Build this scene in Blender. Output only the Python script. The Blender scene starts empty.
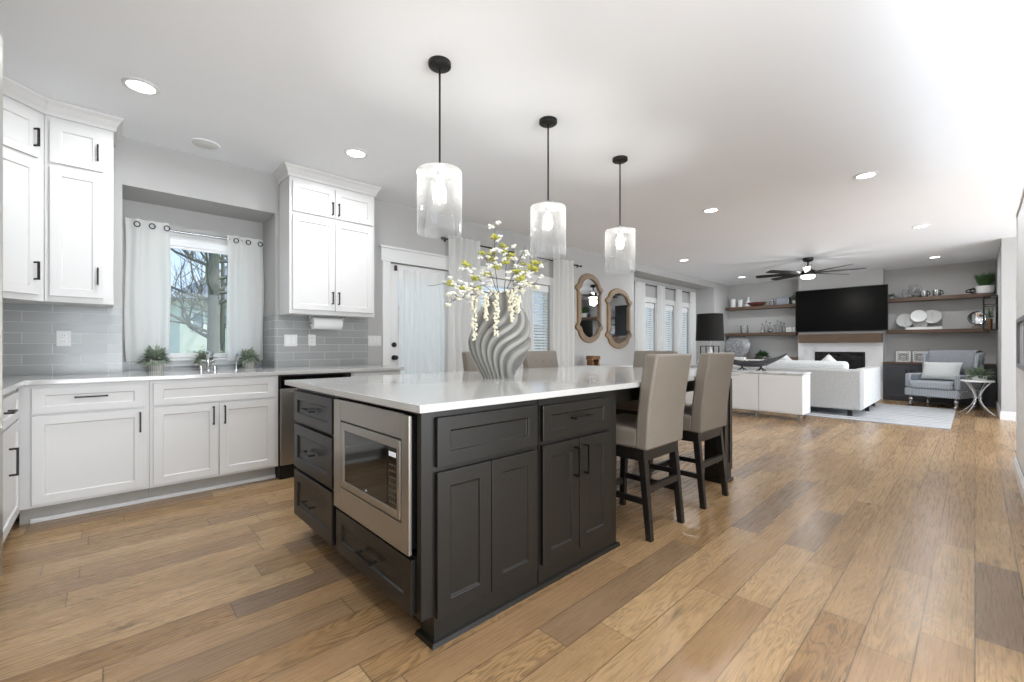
import bpy, math, random
from mathutils import Vector, Matrix
random.seed(7)
PI = math.pi
SC = bpy.context.scene
COL = SC.collection
R = math.radians

# ------------------------------------------------------------------ camera, world, sun, exposure
cam_d = bpy.data.cameras.new('camera')
cam = bpy.data.objects.new('camera', cam_d)
COL.objects.link(cam)
cam.location = (0, 0, 1.13)
cam.rotation_euler = (R(90), 0, R(46.85 - 90))
cam_d.sensor_width = 36.0
cam_d.lens = 434.0 / 1024 * 36
cam_d.shift_y = 5.5 / 1024
cam_d.clip_start = 0.02
cam_d.clip_end = 300
SC.camera = cam

SC.view_settings.view_transform = 'Standard'
SC.view_settings.look = 'None'
SC.view_settings.gamma = 1
SC.view_settings.use_curve_mapping = False
SC.view_settings.exposure = 0.23

W = bpy.data.worlds.new('world')
SC.world = W
W.use_nodes = True
nt = W.node_tree
nt.nodes.clear()
wo = nt.nodes.new('ShaderNodeOutputWorld')
bg = nt.nodes.new('ShaderNodeBackground')
tc = nt.nodes.new('ShaderNodeTexCoord')
sp = nt.nodes.new('ShaderNodeSeparateXYZ')
rp = nt.nodes.new('ShaderNodeValToRGB')
rp.color_ramp.elements[0].position = 0.0
rp.color_ramp.elements[0].color = (0.66, 0.81, 1.0, 1)
rp.color_ramp.elements[1].position = 0.6
rp.color_ramp.elements[1].color = (0.38, 0.58, 0.98, 1)
nt.links.new(tc.outputs['Generated'], sp.inputs[0])
nt.links.new(sp.outputs['Z'], rp.inputs[0])
nt.links.new(rp.outputs[0], bg.inputs['Color'])
bg.inputs['Strength'].default_value = 1.15
nt.links.new(bg.outputs[0], wo.inputs[0])

def area_light(name, loc, size, power, col=(1, 0.97, 0.93), rot=(0, 0, 0), shape='DISK', spread=170, sy=None):
    d = bpy.data.lights.new(name, 'AREA')
    d.shape = shape
    d.size = size
    if sy: d.size_y = sy
    d.energy = power
    d.color = col
    d.spread = R(spread)
    o = bpy.data.objects.new(name, d)
    o.location = loc
    o.rotation_euler = rot
    COL.objects.link(o)
    return o
CANS = [(0.168, 3.656), (1.579, 3.652), (5.407, 2.21), (5.405, 0.726), (8.249, 0.512),
        (11.28, 0.51), (8.153, 3.842), (11.16, 3.83)]
HIDDEN_CANS = [(0.2, 0.3), (2.7, 0.3), (0.2, -1.9), (2.7, -1.9)]
CAN_POWER = 11.5
for (x, y) in CANS + HIDDEN_CANS:
    area_light('recessed_lamp', (x, y, 2.783), 0.13, CAN_POWER, (0.92, 0.96, 1.0))
# two unseen area lamps added behind the camera as soft room fill
area_light('kitchen_fill', (1.6, -3.55, 1.35), 4.6, 140, (0.90, 0.95, 1.0), (R(90), 0, 0), 'RECTANGLE', 180, 2.3)
area_light('living_fill', (8.0, -3.55, 1.35), 3.8, 130, (0.90, 0.95, 1.0), (R(90), 0, 0), 'RECTANGLE', 180, 2.3)
# two more added lamps, low and tilted up, to brighten the ceiling
area_light('kitchen_ceiling_fill', (1.6, -5.2, -0.1), 7.0, 300, (0.95, 0.97, 1.0), (R(120), 0, 0), 'RECTANGLE', 180, 2.2)
area_light('living_ceiling_fill', (8.0, -5.2, -0.1), 4.5, 75, (0.95, 0.97, 1.0), (R(120), 0, 0), 'RECTANGLE', 180, 2.2)

sd = bpy.data.lights.new('sun', 'SUN'); sd.energy = 4.5; sd.angle = R(3); sd.color = (1, 0.96, 0.9)
so = bpy.data.objects.new('sun', sd); COL.objects.link(so)
so.rotation_euler = Vector((-0.35, 0.45, -1.0)).to_track_quat('-Z', 'Y').to_euler()
# ------------------------------------------------------------------ materials
def lin(h):
    h = h.lstrip('#')
    v = [int(h[i:i + 2], 16) / 255 for i in (0, 2, 4)]
    return tuple(((c / 12.92) if c <= 0.04045 else ((c + 0.055) / 1.055) ** 2.4) for c in v) + (1,)

def base_mat(name):
    m = bpy.data.materials.new(name)
    m.use_nodes = True
    return m, m.node_tree, m.node_tree.nodes['Principled BSDF']

def pm(name, hexc, rough=0.5, metal=0.0, var=0.04, scale=12, bump=0.0, bscale=200, coat=0.0, spec=0.5, sheen=0.0, stretch=(1, 1, 1)):
    m, t, b = base_mat(name)
    c = lin(hexc)
    geo = t.nodes.new('ShaderNodeTexCoord')
    mp = t.nodes.new('ShaderNodeMapping')
    mp.inputs['Scale'].default_value = stretch
    t.links.new(geo.outputs['Object'], mp.inputs[0])
    n = t.nodes.new('ShaderNodeTexNoise')
    n.inputs['Scale'].default_value = scale
    n.inputs['Detail'].default_value = 4
    t.links.new(mp.outputs[0], n.inputs['Vector'])
    mx = t.nodes.new('ShaderNodeMix')
    mx.data_type = 'RGBA'
    mx.inputs[6].default_value = tuple(max(0, x * (1 - var * 2.2)) for x in c[:3]) + (1,)
    mx.inputs[7].default_value = tuple(min(1, x * (1 + var * 2.2)) for x in c[:3]) + (1,)
    t.links.new(n.outputs[0], mx.inputs[0])
    t.links.new(mx.outputs[2], b.inputs['Base Color'])
    b.inputs['Roughness'].default_value = rough
    b.inputs['Metallic'].default_value = metal
    b.inputs['Specular IOR Level'].default_value = spec
    b.inputs['Coat Weight'].default_value = coat
    b.inputs['Coat Roughness'].default_value = 0.08
    b.inputs['Sheen Weight'].default_value = sheen
    if bump:
        n2 = t.nodes.new('ShaderNodeTexNoise')
        n2.inputs['Scale'].default_value = bscale
        n2.inputs['Detail'].default_value = 3
        t.links.new(mp.outputs[0], n2.inputs['Vector'])
        bp = t.nodes.new('ShaderNodeBump')
        bp.inputs['Strength'].default_value = bump
        bp.inputs['Distance'].default_value = 0.004
        t.links.new(n2.outputs[0], bp.inputs['Height'])
        t.links.new(bp.outputs[0], b.inputs['Normal'])
    return m

def emit(name, col, s):
    m, t, b = base_mat(name)
    b.inputs['Base Color'].default_value = (1, 1, 1, 1)
    b.inputs['Emission Color'].default_value = col + (1,)
    b.inputs['Emission Strength'].default_value = s
    return m

def glass_mat(name, tint=(1, 1, 1), refl=0.9, body=0.0, seeds=False):
    m, t, b = base_mat(name)
    t.nodes.remove(b)
    out = t.nodes['Material Output']
    tr = t.nodes.new('ShaderNodeBsdfTransparent'); tr.inputs[0].default_value = tint + (1,)
    gl = t.nodes.new('ShaderNodeBsdfGlossy'); gl.inputs['Roughness'].default_value = 0.03
    fr = t.nodes.new('ShaderNodeFresnel'); fr.inputs[0].default_value = 1.45
    mu = t.nodes.new('ShaderNodeMath'); mu.operation = 'MULTIPLY'; mu.inputs[1].default_value = refl
    t.links.new(fr.outputs[0], mu.inputs[0])
    mix = t.nodes.new('ShaderNodeMixShader')
    t.links.new(mu.outputs[0], mix.inputs[0])
    t.links.new(tr.outputs[0], mix.inputs[1]); t.links.new(gl.outputs[0], mix.inputs[2])
    last = mix.outputs[0]
    if body:
        di = t.nodes.new('ShaderNodeBsdfTranslucent'); di.inputs[0].default_value = (1, 1, 1, 1)
        d2 = t.nodes.new('ShaderNodeBsdfDiffuse'); d2.inputs[0].default_value = (1, 1, 1, 1)
        ad = t.nodes.new('ShaderNodeMixShader'); ad.inputs[0].default_value = 0.5
        t.links.new(di.outputs[0], ad.inputs[1]); t.links.new(d2.outputs[0], ad.inputs[2])
        m2 = t.nodes.new('ShaderNodeMixShader')
        lw = t.nodes.new('ShaderNodeLayerWeight'); lw.inputs[0].default_value = 0.35
        ma = t.nodes.new('ShaderNodeMath'); ma.operation = 'MULTIPLY_ADD'
        ma.inputs[1].default_value = 0.15; ma.inputs[2].default_value = body
        t.links.new(lw.outputs['Facing'], ma.inputs[0])
        f = ma.outputs[0]
        if seeds:
            tcn = t.nodes.new('ShaderNodeTexCoord')
            vo = t.nodes.new('ShaderNodeTexVoronoi'); vo.inputs['Scale'].default_value = 90
            t.links.new(tcn.outputs['Object'], vo.inputs['Vector'])
            lt = t.nodes.new('ShaderNodeMath'); lt.operation = 'LESS_THAN'; lt.inputs[1].default_value = 0.22
            t.links.new(vo.outputs['Distance'], lt.inputs[0])
            m3 = t.nodes.new('ShaderNodeMath'); m3.operation = 'MULTIPLY_ADD'; m3.inputs[1].default_value = 0.05
            t.links.new(lt.outputs[0], m3.inputs[0]); t.links.new(f, m3.inputs[2])
            f = m3.outputs[0]
        t.links.new(f, m2.inputs[0]); t.links.new(last, m2.inputs[1]); t.links.new(ad.outputs[0], m2.inputs[2])
        last = m2.outputs[0]
    t.links.new(last, out.inputs[0])
    return m

def math_node(t, op, a, b=None, c=None):
    n = t.nodes.new('ShaderNodeMath'); n.operation = op
    for i, v in enumerate((a, b, c)):
        if v is None: continue
        if isinstance(v, (int, float)): n.inputs[i].default_value = v
        else: t.links.new(v, n.inputs[i])
    return n.outputs[0]

def wood_floor():
    m, t, b = base_mat('oak_plank_floor')
    g = t.nodes.new('ShaderNodeTexCoord')
    s = t.nodes.new('ShaderNodeSeparateXYZ'); t.links.new(g.outputs['Object'], s.inputs[0])
    X_, Y_ = s.outputs[0], s.outputs[1]
    PW = 0.15
    ry = math_node(t, 'DIVIDE', Y_, PW)
    row = math_node(t, 'FLOOR', ry); fy = math_node(t, 'FRACT', ry)
    wn = t.nodes.new('ShaderNodeTexWhiteNoise'); wn.noise_dimensions = '1D'
    t.links.new(row, wn.inputs['W'])
    ln = math_node(t, 'MULTIPLY_ADD', wn.outputs[0], 0.7, 0.75)
    xo = math_node(t, 'MULTIPLY_ADD', wn.outputs[0], 37.7, X_)
    rx = math_node(t, 'DIVIDE', xo, ln)
    cx = math_node(t, 'FLOOR', rx); fx = math_node(t, 'FRACT', rx)
    cb = t.nodes.new('ShaderNodeCombineXYZ'); t.links.new(cx, cb.inputs[0]); t.links.new(row, cb.inputs[1])
    wp = t.nodes.new('ShaderNodeTexWhiteNoise'); wp.noise_dimensions = '2D'; t.links.new(cb.outputs[0], wp.inputs['Vector'])
    # plank tone
    cr = t.nodes.new('ShaderNodeValToRGB')
    els = [(0.0, '#7d6751'), (0.2, '#9a7a57'), (0.45, '#a98963'), (0.75, '#b89870'), (1.0, '#997750')]
    cr.color_ramp.elements[0].position = 0; cr.color_ramp.elements[0].color = lin(els[0][1])
    cr.color_ramp.elements[1].position = 1; cr.color_ramp.elements[1].color = lin(els[-1][1])
    for p, h in els[1:-1]:
        e = cr.color_ramp.elements.new(p); e.color = lin(h)
    t.links.new(wp.outputs[0], cr.inputs[0])
    # grain coordinates: stretched along x, shifted per plank
    off = t.nodes.new('ShaderNodeVectorMath'); off.operation = 'SCALE'; off.inputs['Scale'].default_value = 23.0
    t.links.new(wp.outputs['Color'], off.inputs[0])
    ad = t.nodes.new('ShaderNodeVectorMath'); ad.operation = 'ADD'
    t.links.new(g.outputs['Object'], ad.inputs[0]); t.links.new(off.outputs[0], ad.inputs[1])
    mp = t.nodes.new('ShaderNodeMapping'); mp.inputs['Scale'].default_value = (1.3, 9, 1)
    t.links.new(ad.outputs[0], mp.inputs[0])
    n1 = t.nodes.new('ShaderNodeTexNoise'); n1.inputs['Scale'].default_value = 1.6; n1.inputs['Detail'].default_value = 2
    n1.inputs['Distortion'].default_value = 0.6
    t.links.new(mp.outputs[0], n1.inputs['Vector'])
    rings = math_node(t, 'SINE', math_node(t, 'MULTIPLY', n1.outputs[0], 85))
    rings = math_node(t, 'MULTIPLY_ADD', rings, 0.5, 0.5)
    rings = math_node(t, 'POWER', rings, 2.2)
    mp2 = t.nodes.new('ShaderNodeMapping'); mp2.inputs['Scale'].default_value = (2, 60, 1)
    t.links.new(ad.outputs[0], mp2.inputs[0])
    n2 = t.nodes.new('ShaderNodeTexNoise'); n2.inputs['Scale'].default_value = 2.0; n2.inputs['Detail'].default_value = 5
    t.links.new(mp2.outputs[0], n2.inputs['Vector'])
    mp3 = t.nodes.new('ShaderNodeMapping'); mp3.inputs['Scale'].default_value = (2.2, 6, 1)
    t.links.new(ad.outputs[0], mp3.inputs[0])
    n3 = t.nodes.new('ShaderNodeTexNoise'); n3.inputs['Scale'].default_value = 1.5; n3.inputs['Detail'].default_value = 3
    t.links.new(mp3.outputs[0], n3.inputs['Vector'])
    # knots
    vo = t.nodes.new('ShaderNodeTexVoronoi'); vo.inputs['Scale'].default_value = 1.0
    mp4 = t.nodes.new('ShaderNodeMapping'); mp4.inputs['Scale'].default_value = (1.5, 4.5, 1)
    t.links.new(ad.outputs[0], mp4.inputs[0]); t.links.new(mp4.outputs[0], vo.inputs['Vector'])
    kn = t.nodes.new('ShaderNodeMapRange'); kn.inputs[1].default_value = 0.0; kn.inputs[2].default_value = 0.11
    kn.inputs[3].default_value = 0.5; kn.inputs[4].default_value = 0.0
    t.links.new(vo.outputs['Distance'], kn.inputs[0])
    # brightness factor
    f = math_node(t, 'MULTIPLY_ADD', n2.outputs[0], 0.13, 0.955)
    f = math_node(t, 'SUBTRACT', f, math_node(t, 'MULTIPLY', math_node(t, 'MULTIPLY', rings, wp.outputs[0]), 0.42))
    f = math_node(t, 'MULTIPLY', f, math_node(t, 'MULTIPLY_ADD', n3.outputs[0], 0.45, 0.78))
    f = math_node(t, 'SUBTRACT', f, kn.outputs[0])
    # seams
    ey = math_node(t, 'MINIMUM', fy, math_node(t, 'SUBTRACT', 1.0, fy))
    sy = math_node(t, 'LESS_THAN', ey, 0.014)
    ex = math_node(t, 'MULTIPLY', math_node(t, 'MINIMUM', fx, math_node(t, 'SUBTRACT', 1.0, fx)), ln)
    sx = math_node(t, 'LESS_THAN', ex, 0.0022)
    seam = math_node(t, 'MAXIMUM', sy, sx)
    f = math_node(t, 'MULTIPLY', f, math_node(t, 'MULTIPLY_ADD', seam, -0.6, 1.0))
    vm = t.nodes.new('ShaderNodeVectorMath'); vm.operation = 'SCALE'
    t.links.new(cr.outputs[0], vm.inputs[0]); t.links.new(f, vm.inputs['Scale'])
    t.links.new(vm.outputs[0], b.inputs['Base Color'])
    ro = math_node(t, 'MULTIPLY_ADD', n2.outputs[0], 0.16, 0.20)
    t.links.new(ro, b.inputs['Roughness'])
    bp = t.nodes.new('ShaderNodeBump'); bp.inputs['Strength'].default_value = 0.10; bp.inputs['Distance'].default_value = 0.002
    hh = math_node(t, 'SUBTRACT', math_node(t, 'MULTIPLY', n2.outputs[0], 0.4), seam)
    t.links.new(hh, bp.inputs['Height']); t.links.new(bp.outputs[0], b.inputs['Normal'])
    return m

def tile_mat():
    m, t, b = base_mat('grey_subway_tile')
    g = t.nodes.new('ShaderNodeTexCoord')
    s = t.nodes.new('ShaderNodeSeparateXYZ'); t.links.new(g.outputs['Object'], s.inputs[0])
    cb = t.nodes.new('ShaderNodeCombineXYZ')
    t.links.new(math_node(t, 'ADD', s.outputs[0], s.outputs[1]), cb.inputs[0])
    t.links.new(math_node(t, 'SUBTRACT', s.outputs[2], 0.92), cb.inputs[1])
    br = t.nodes.new('ShaderNodeTexBrick')
    br.inputs['Scale'].default_value = 1.0
    br.inputs['Brick Width'].default_value = 0.30; br.inputs['Row Height'].default_value = 0.077
    br.inputs['Mortar Size'].default_value = 0.0025; br.inputs['Mortar Smooth'].default_value = 0.2
    br.inputs['Color1'].default_value = lin('#9b9c9b'); br.inputs['Color2'].default_value = lin('#a6a7a6')
    br.inputs['Mortar'].default_value = lin('#c4c4c2')
    t.links.new(cb.outputs[0], br.inputs['Vector'])
    t.links.new(br.outputs['Color'], b.inputs['Base Color'])
    b.inputs['Roughness'].default_value = 0.18
    bp = t.nodes.new('ShaderNodeBump'); bp.invert = True; bp.inputs['Strength'].default_value = 0.5; bp.inputs['Distance'].default_value = 0.003
    t.links.new(br.outputs['Fac'], bp.inputs['Height']); t.links.new(bp.outputs[0], b.inputs['Normal'])
    return m

def wave_mat(name, h1, h2, scale=3, dist=4, rough=0.4, stretch=(1, 1, 1), kind='BANDS', detail=3, metal=0.0, lo=0.35, hi=0.65):
    m, t, b = base_mat(name)
    g = t.nodes.new('ShaderNodeTexCoord')
    mp = t.nodes.new('ShaderNodeMapping'); mp.inputs['Scale'].default_value = stretch
    t.links.new(g.outputs['Object'], mp.inputs[0])
    w = t.nodes.new('ShaderNodeTexWave'); w.wave_type = kind
    w.inputs['Scale'].default_value = scale; w.inputs['Distortion'].default_value = dist; w.inputs['Detail'].default_value = detail
    t.links.new(mp.outputs[0], w.inputs['Vector'])
    r_ = t.nodes.new('ShaderNodeValToRGB')
    r_.color_ramp.elements[0].position = lo; r_.color_ramp.elements[1].position = hi
    r_.color_ramp.elements[0].color = lin(h1); r_.color_ramp.elements[1].color = lin(h2)
    t.links.new(w.outputs['Fac'], r_.inputs[0]); t.links.new(r_.outputs[0], b.inputs['Base Color'])
    b.inputs['Roughness'].default_value = rough; b.inputs['Metallic'].default_value = metal
    return m

def sheer_mat(name, hexc, tr=0.45):
    m, t, b = base_mat(name)
    t.nodes.remove(b)
    out = t.nodes['Material Output']
    n = t.nodes.new('ShaderNodeTexNoise'); n.inputs['Scale'].default_value = 300
    d = t.nodes.new('ShaderNodeBsdfDiffuse'); d.inputs[0].default_value = lin(hexc)
    l = t.nodes.new('ShaderNodeBsdfTranslucent'); l.inputs[0].default_value = lin(hexc)
    mx = t.nodes.new('ShaderNodeMixShader')
    f = math_node(t, 'MULTIPLY_ADD', n.outputs[0], 0.06, tr)
    t.links.new(f, mx.inputs[0]); t.links.new(d.outputs[0], mx.inputs[1]); t.links.new(l.outputs[0], mx.inputs[2])
    t.links.new(mx.outputs[0], out.inputs[0])
    return m

WALL = pm('grey_wall_paint', '#b8b7b5', 0.85, var=0.01, scale=3, bump=0.05, bscale=300)
CEIL = pm('ceiling_paint', '#f4f6f9', 0.9, var=0.008, scale=2, bump=0.08, bscale=120)
TRIM = pm('white_trim_paint', '#e2e2e1', 0.45, var=0.006)
CABW = pm('white_cabinet_paint', '#d9d8d6', 0.38, var=0.006, scale=5)
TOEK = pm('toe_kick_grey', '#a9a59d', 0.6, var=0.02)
DARK = pm('espresso_cabinet_paint', '#1a1814', 0.36, var=0.04, scale=8, spec=0.45)
DARKB = pm('charcoal_cabinet_paint', '#43454a', 0.45, var=0.03)
QUARTZ = pm('white_quartz', '#c4c3c0', 0.10, var=0.012, scale=40, spec=0.6)
STEEL = pm('brushed_stainless_steel', '#a9a59d', 0.32, 0.9, var=0.03, scale=30, stretch=(1, 1, 12))
CHROME = pm('polished_chrome', '#d5d6d8', 0.09, 1.0, var=0.01)
CONW = pm('white_lacquer', '#f0f0ef', 0.3, var=0.004)
SILVER = pm('satin_silver', '#b9babc', 0.25, 0.9, var=0.04)
BLACK = pm('matte_black_metal', '#1c1b1a', 0.4, 0.3, var=0.03)
BLACKG = pm('black_glass', '#0c0b0b', 0.06, var=0.01, spec=0.7)
SCREEN = pm('tv_screen_glass', '#050505', 0.3, var=0.01, spec=0.15)
GAP = pm('shadow_gap_dark', '#191817', 0.7)
FLOOR = wood_floor()
TILE = tile_mat()
TAUPE = pm('taupe_leather_upholstery', '#857d72', 0.48, var=0.04, scale=9, bump=0.1, bscale=250)
ESPW = pm('black_stained_wood', '#1d1a18', 0.35, var=0.05, spec=0.5)
CURT = sheer_mat('white_linen_curtain', '#fafaf8', 0.45)
SHEER = sheer_mat('white_sheer_curtain', '#fcfcfc', 0.35)
PANE = glass_mat('window_glass', (0.97, 0.99, 0.99), 0.6)
CLEARG = glass_mat('clear_glass', (0.97, 0.98, 0.98), 0.9, 0.03)
SEEDG = glass_mat('seeded_pendant_glass', (0.98, 0.985, 0.985), 0.7, 0.016, True)
BULB = emit('lit_bulb', (1, 0.95, 0.87), 9)
CANE = emit('recessed_light_lens', (1, 0.98, 0.95), 6)
MIRR = pm('mirror_silvering', '#e0e2e4', 0.02, 1.0, var=0.0)
GILT = pm('weathered_wood_gilt_frame', '#8d7b67', 0.55, 0.1, var=0.15, scale=25, bump=0.3, bscale=60)
GILTE = pm('gold_frame_edge', '#a3824f', 0.4, 0.4, var=0.08)
SHELFW = pm('walnut_shelf_wood', '#5c4739', 0.5, var=0.2, scale=6, stretch=(6, 0.6, 6), bump=0.2, bscale=40)
MANTW = pm('rustic_mantel_wood', '#655140', 0.6, var=0.22, scale=5, stretch=(6, 0.7, 8), bump=0.4, bscale=30)
MARBLE = wave_mat('white_marble', '#cfd2d6', '#eeeeee', 1.2, 9, 0.25, lo=0.0, hi=0.35)
SOFA = pm('light_grey_boucle', '#b4b4b2', 0.95, var=0.08, scale=30, bump=0.6, bscale=140)
SOFAC = pm('pale_cushion_fabric', '#dadbda', 0.95, var=0.04, scale=30, bump=0.3, bscale=160)
ARMC = wave_mat('grey_blue_ikat_fabric', '#8d939b', '#b7bbbf', 14, 5, 0.9, (1, 1, 1), 'BANDS')
THROW = pm('slate_grey_throw', '#989ba0', 0.9, var=0.06, scale=20, bump=0.3, bscale=150)
RUGM = wave_mat('pale_grey_abstract_rug', '#979a9f', '#c9c9c8', 1.6, 7, 0.95, (1.0, 0.35, 1), 'BANDS', 4, lo=0.1, hi=0.55)
WHITEC = pm('white_ceramic', '#e9e9e7', 0.3, var=0.01)
CREAMB = pm('cream_blossom', '#f0ead2', 0.8, var=0.05, scale=60)
WHITEB = pm('white_blossom', '#f4f2ea', 0.8, var=0.03, scale=60)
YELB = pm('chartreuse_blossom', '#b3b255', 0.75, var=0.15, scale=80)
TWIG = pm('brown_twig', '#5d5646', 0.8, var=0.1)
LEAF = pm('sage_green_leaf', '#75856a', 0.65, var=0.25, scale=30)
LEAFS = pm('dusty_sage_leaf', '#95a18c', 0.75, var=0.3, scale=40)
LEAFD = pm('deep_green_leaf', '#3d5c33', 0.6, var=0.25, scale=30)
POTG = wave_mat('whitewashed_basket_weave', '#a9a59b', '#d9d7d0', 26, 1, 0.9, (1, 1, 2.2))
VASEM = pm('grey_carved_ceramic', '#8a8883', 0.4, var=0.08, scale=18)
PAPER = pm('paper_towel', '#f2f2f1', 0.95, var=0.01, bump=0.3, bscale=90)
BLIND = pm('white_blind_slat', '#eff1f2', 0.6, var=0.01)
REDBR = pm('mahogany_wood', '#5b2f26', 0.35, var=0.15)
GALV = pm('galvanised_tin', '#8d9097', 0.45, 0.6, var=0.12)
BASKETM = pm('carved_brown_wood', '#7a5330', 0.6, var=0.35, scale=14)
GRASS = pm('lawn', '#7d8f62', 0.95, var=0.2, scale=2)
SIDING = wave_mat('pale_green_siding', '#c0c6ba', '#cdd2c7', 12, 0, 0.8, (0, 0, 1))
SIDINGW = wave_mat('white_siding', '#d2d5d6', '#e2e4e5', 12, 0, 0.8, (0, 0, 1))
ROOFM = pm('grey_green_shingles', '#7d8286', 0.9, var=0.12, scale=12)
BARK = pm('tree_bark', '#66665a', 0.95, var=0.2, scale=14, stretch=(3, 3, 0.6), bump=0.6, bscale=20)
SHRUBM = pm('shrub_foliage', '#83956d', 0.9, var=0.3, scale=8)
GRIDF = wave_mat('tile_art_pattern', '#8d8f94', '#ddd9cf', 9, 1, 0.5, (1, 1, 1), 'RINGS')
ARTM = wave_mat('grey_abstract_print', '#8e8f92', '#c9cacc', 2, 6, 0.6)
PLATEM = wave_mat('grey_patterned_plate', '#a7a8a8', '#d6d6d3', 30, 2, 0.4, (1, 1, 1), 'RINGS')
MOSAIC = pm('silver_mosaic', '#a9abad', 0.25, 0.5, var=0.42, scale=16, bump=0.4, bscale=30)

# ------------------------------------------------------------------ mesh helpers
class M:
    def __init__(s):
        s.v = []; s.f = []
    def add(s, vs, fs):
        k = len(s.v); s.v += [tuple(v) for v in vs]; s.f += [tuple(i + k for i in f) for f in fs]; return s
    def box(s, x0, x1, y0, y1, z0, z1):
        x0, x1 = min(x0, x1), max(x0, x1); y0, y1 = min(y0, y1), max(y0, y1); z0, z1 = min(z0, z1), max(z0, z1)
        return s.add([(x0, y0, z0), (x1, y0, z0), (x1, y1, z0), (x0, y1, z0), (x0, y0, z1), (x1, y0, z1), (x1, y1, z1), (x0, y1, z1)],
              [(0, 3, 2, 1), (4, 5, 6, 7), (0, 1, 5, 4), (1, 2, 6, 5), (2, 3, 7, 6), (3, 0, 4, 7)])
    def hexa(s, p):          # 8 points, bottom ring then top ring
        return s.add(p, [(0, 3, 2, 1), (4, 5, 6, 7), (0, 1, 5, 4), (1, 2, 6, 5), (2, 3, 7, 6), (3, 0, 4, 7)])
    def lathe(s, prof, n=24, cx=0, cy=0, sx=1, sy=1, cap=True):
        k = len(s.v); m = len(prof)
        for (r, z) in prof:
            for i in range(n):
                a = 2 * PI * i / n
                s.v.append((cx + r * sx * math.cos(a), cy + r * sy * math.sin(a), z))
        for j in range(m - 1):
            for i in range(n):
                a = k + j * n + i; b = k + j * n + (i + 1) % n
                s.f.append((a, b, b + n, a + n))
        if cap:
            s.f.append(tuple(k + i for i in range(n))[::-1])
            s.f.append(tuple(k + (m - 1) * n + i for i in range(n)))
        return s
    def tube(s, path, r, n=8, closed=False):
        k = len(s.v); m = len(path)
        P = [Vector(p) for p in path]
        rr = r if isinstance(r, (list, tuple)) else [r] * m
        prev = None
        for j in range(m):
            if closed: d = (P[(j + 1) % m] - P[j - 1])
            else: d = (P[min(j + 1, m - 1)] - P[max(j - 1, 0)])
            if d.length < 1e-9: d = Vector((0, 0, 1))
            d.normalize()
            if prev is None:
                u = d.cross(Vector((0, 0, 1)))
                if u.length < 1e-3: u = d.cross(Vector((1, 0, 0)))
            else:
                u = prev - d * prev.dot(d)
                if u.length < 1e-4: u = d.cross(Vector((1, 0, 0)))
            u.normalize(); prev = u
            w = d.cross(u)
            for i in range(n):
                a = 2 * PI * i / n
                s.v.append(tuple(P[j] + (u * math.cos(a) + w * math.sin(a)) * rr[j]))
        for j in range(m - 1 + (1 if closed else 0)):
            for i in range(n):
                a = k + j * n + i; b = k + j * n + (i + 1) % n
                a2 = k + ((j + 1) % m) * n + i; b2 = k + ((j + 1) % m) * n + (i + 1) % n
                s.f.append((a, b, b2, a2))
        if not closed:
            s.f.append(tuple(k + i for i in range(n))[::-1])
            s.f.append(tuple(k + (m - 1) * n + i for i in range(n)))
        return s
    def prism(s, poly, a, b, axis='y'):
        n = len(poly); k = len(s.v)
        for h in (a, b):
            for (p, q) in poly:
                s.v.append({'y': (p, h, q), 'x': (h, p, q), 'z': (p, q, h)}[axis])
        s.f.append(tuple(k + i for i in range(n))); s.f.append(tuple(k + n + i for i in range(n))[::-1])
        for i in range(n):
            j = (i + 1) % n
            s.f.append((k + i, k + n + i, k + n + j, k + j))
        return s
    def sphere(s, c, r, n=10, m=6, sc=(1, 1, 1)):
        prof = [(r * math.sin(PI * j / m), -r * math.cos(PI * j / m)) for j in range(m + 1)]
        k = len(s.v)
        for (q, z) in prof:
            for i in range(n):
                a = 2 * PI * i / n
                s.v.append((c[0] + q * math.cos(a) * sc[0], c[1] + q * math.sin(a) * sc[1], c[2] + z * sc[2]))
        for j in range(m):
            for i in range(n):
                a = k + j * n + i; b = k + j * n + (i + 1) % n
                s.f.append((a, b, b + n, a + n))
        return s
    def build(s, name, mat, parent=None, smooth=False, bevel=0, solid=0, sub=0, seg=2):
        me = bpy.data.meshes.new(name)
        me.from_pydata(s.v, [], s.f)
        me.materials.append(mat)
        me.validate(); me.update()
        import bmesh
        bm = bmesh.new(); bm.from_mesh(me)
        bmesh.ops.remove_doubles(bm, verts=bm.verts, dist=1e-6)
        bmesh.ops.recalc_face_normals(bm, faces=bm.faces)
        bm.to_mesh(me); bm.free()
        if smooth:
            for p in me.polygons: p.use_smooth = True
            me.set_sharp_from_angle(angle=R(50))
        o = bpy.data.objects.new(name, me)
        COL.objects.link(o)
        if parent: o.parent = parent
        if solid:
            md = o.modifiers.new('s', 'SOLIDIFY'); md.thickness = solid; md.offset = 0
        if bevel:
            md = o.modifiers.new('b', 'BEVEL'); md.width = bevel; md.segments = seg; md.limit_method = 'ANGLE'; md.angle_limit = R(40)
        if sub:
            md = o.modifiers.new('u', 'SUBSURF'); md.levels = sub; md.render_levels = sub
        return o

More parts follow.
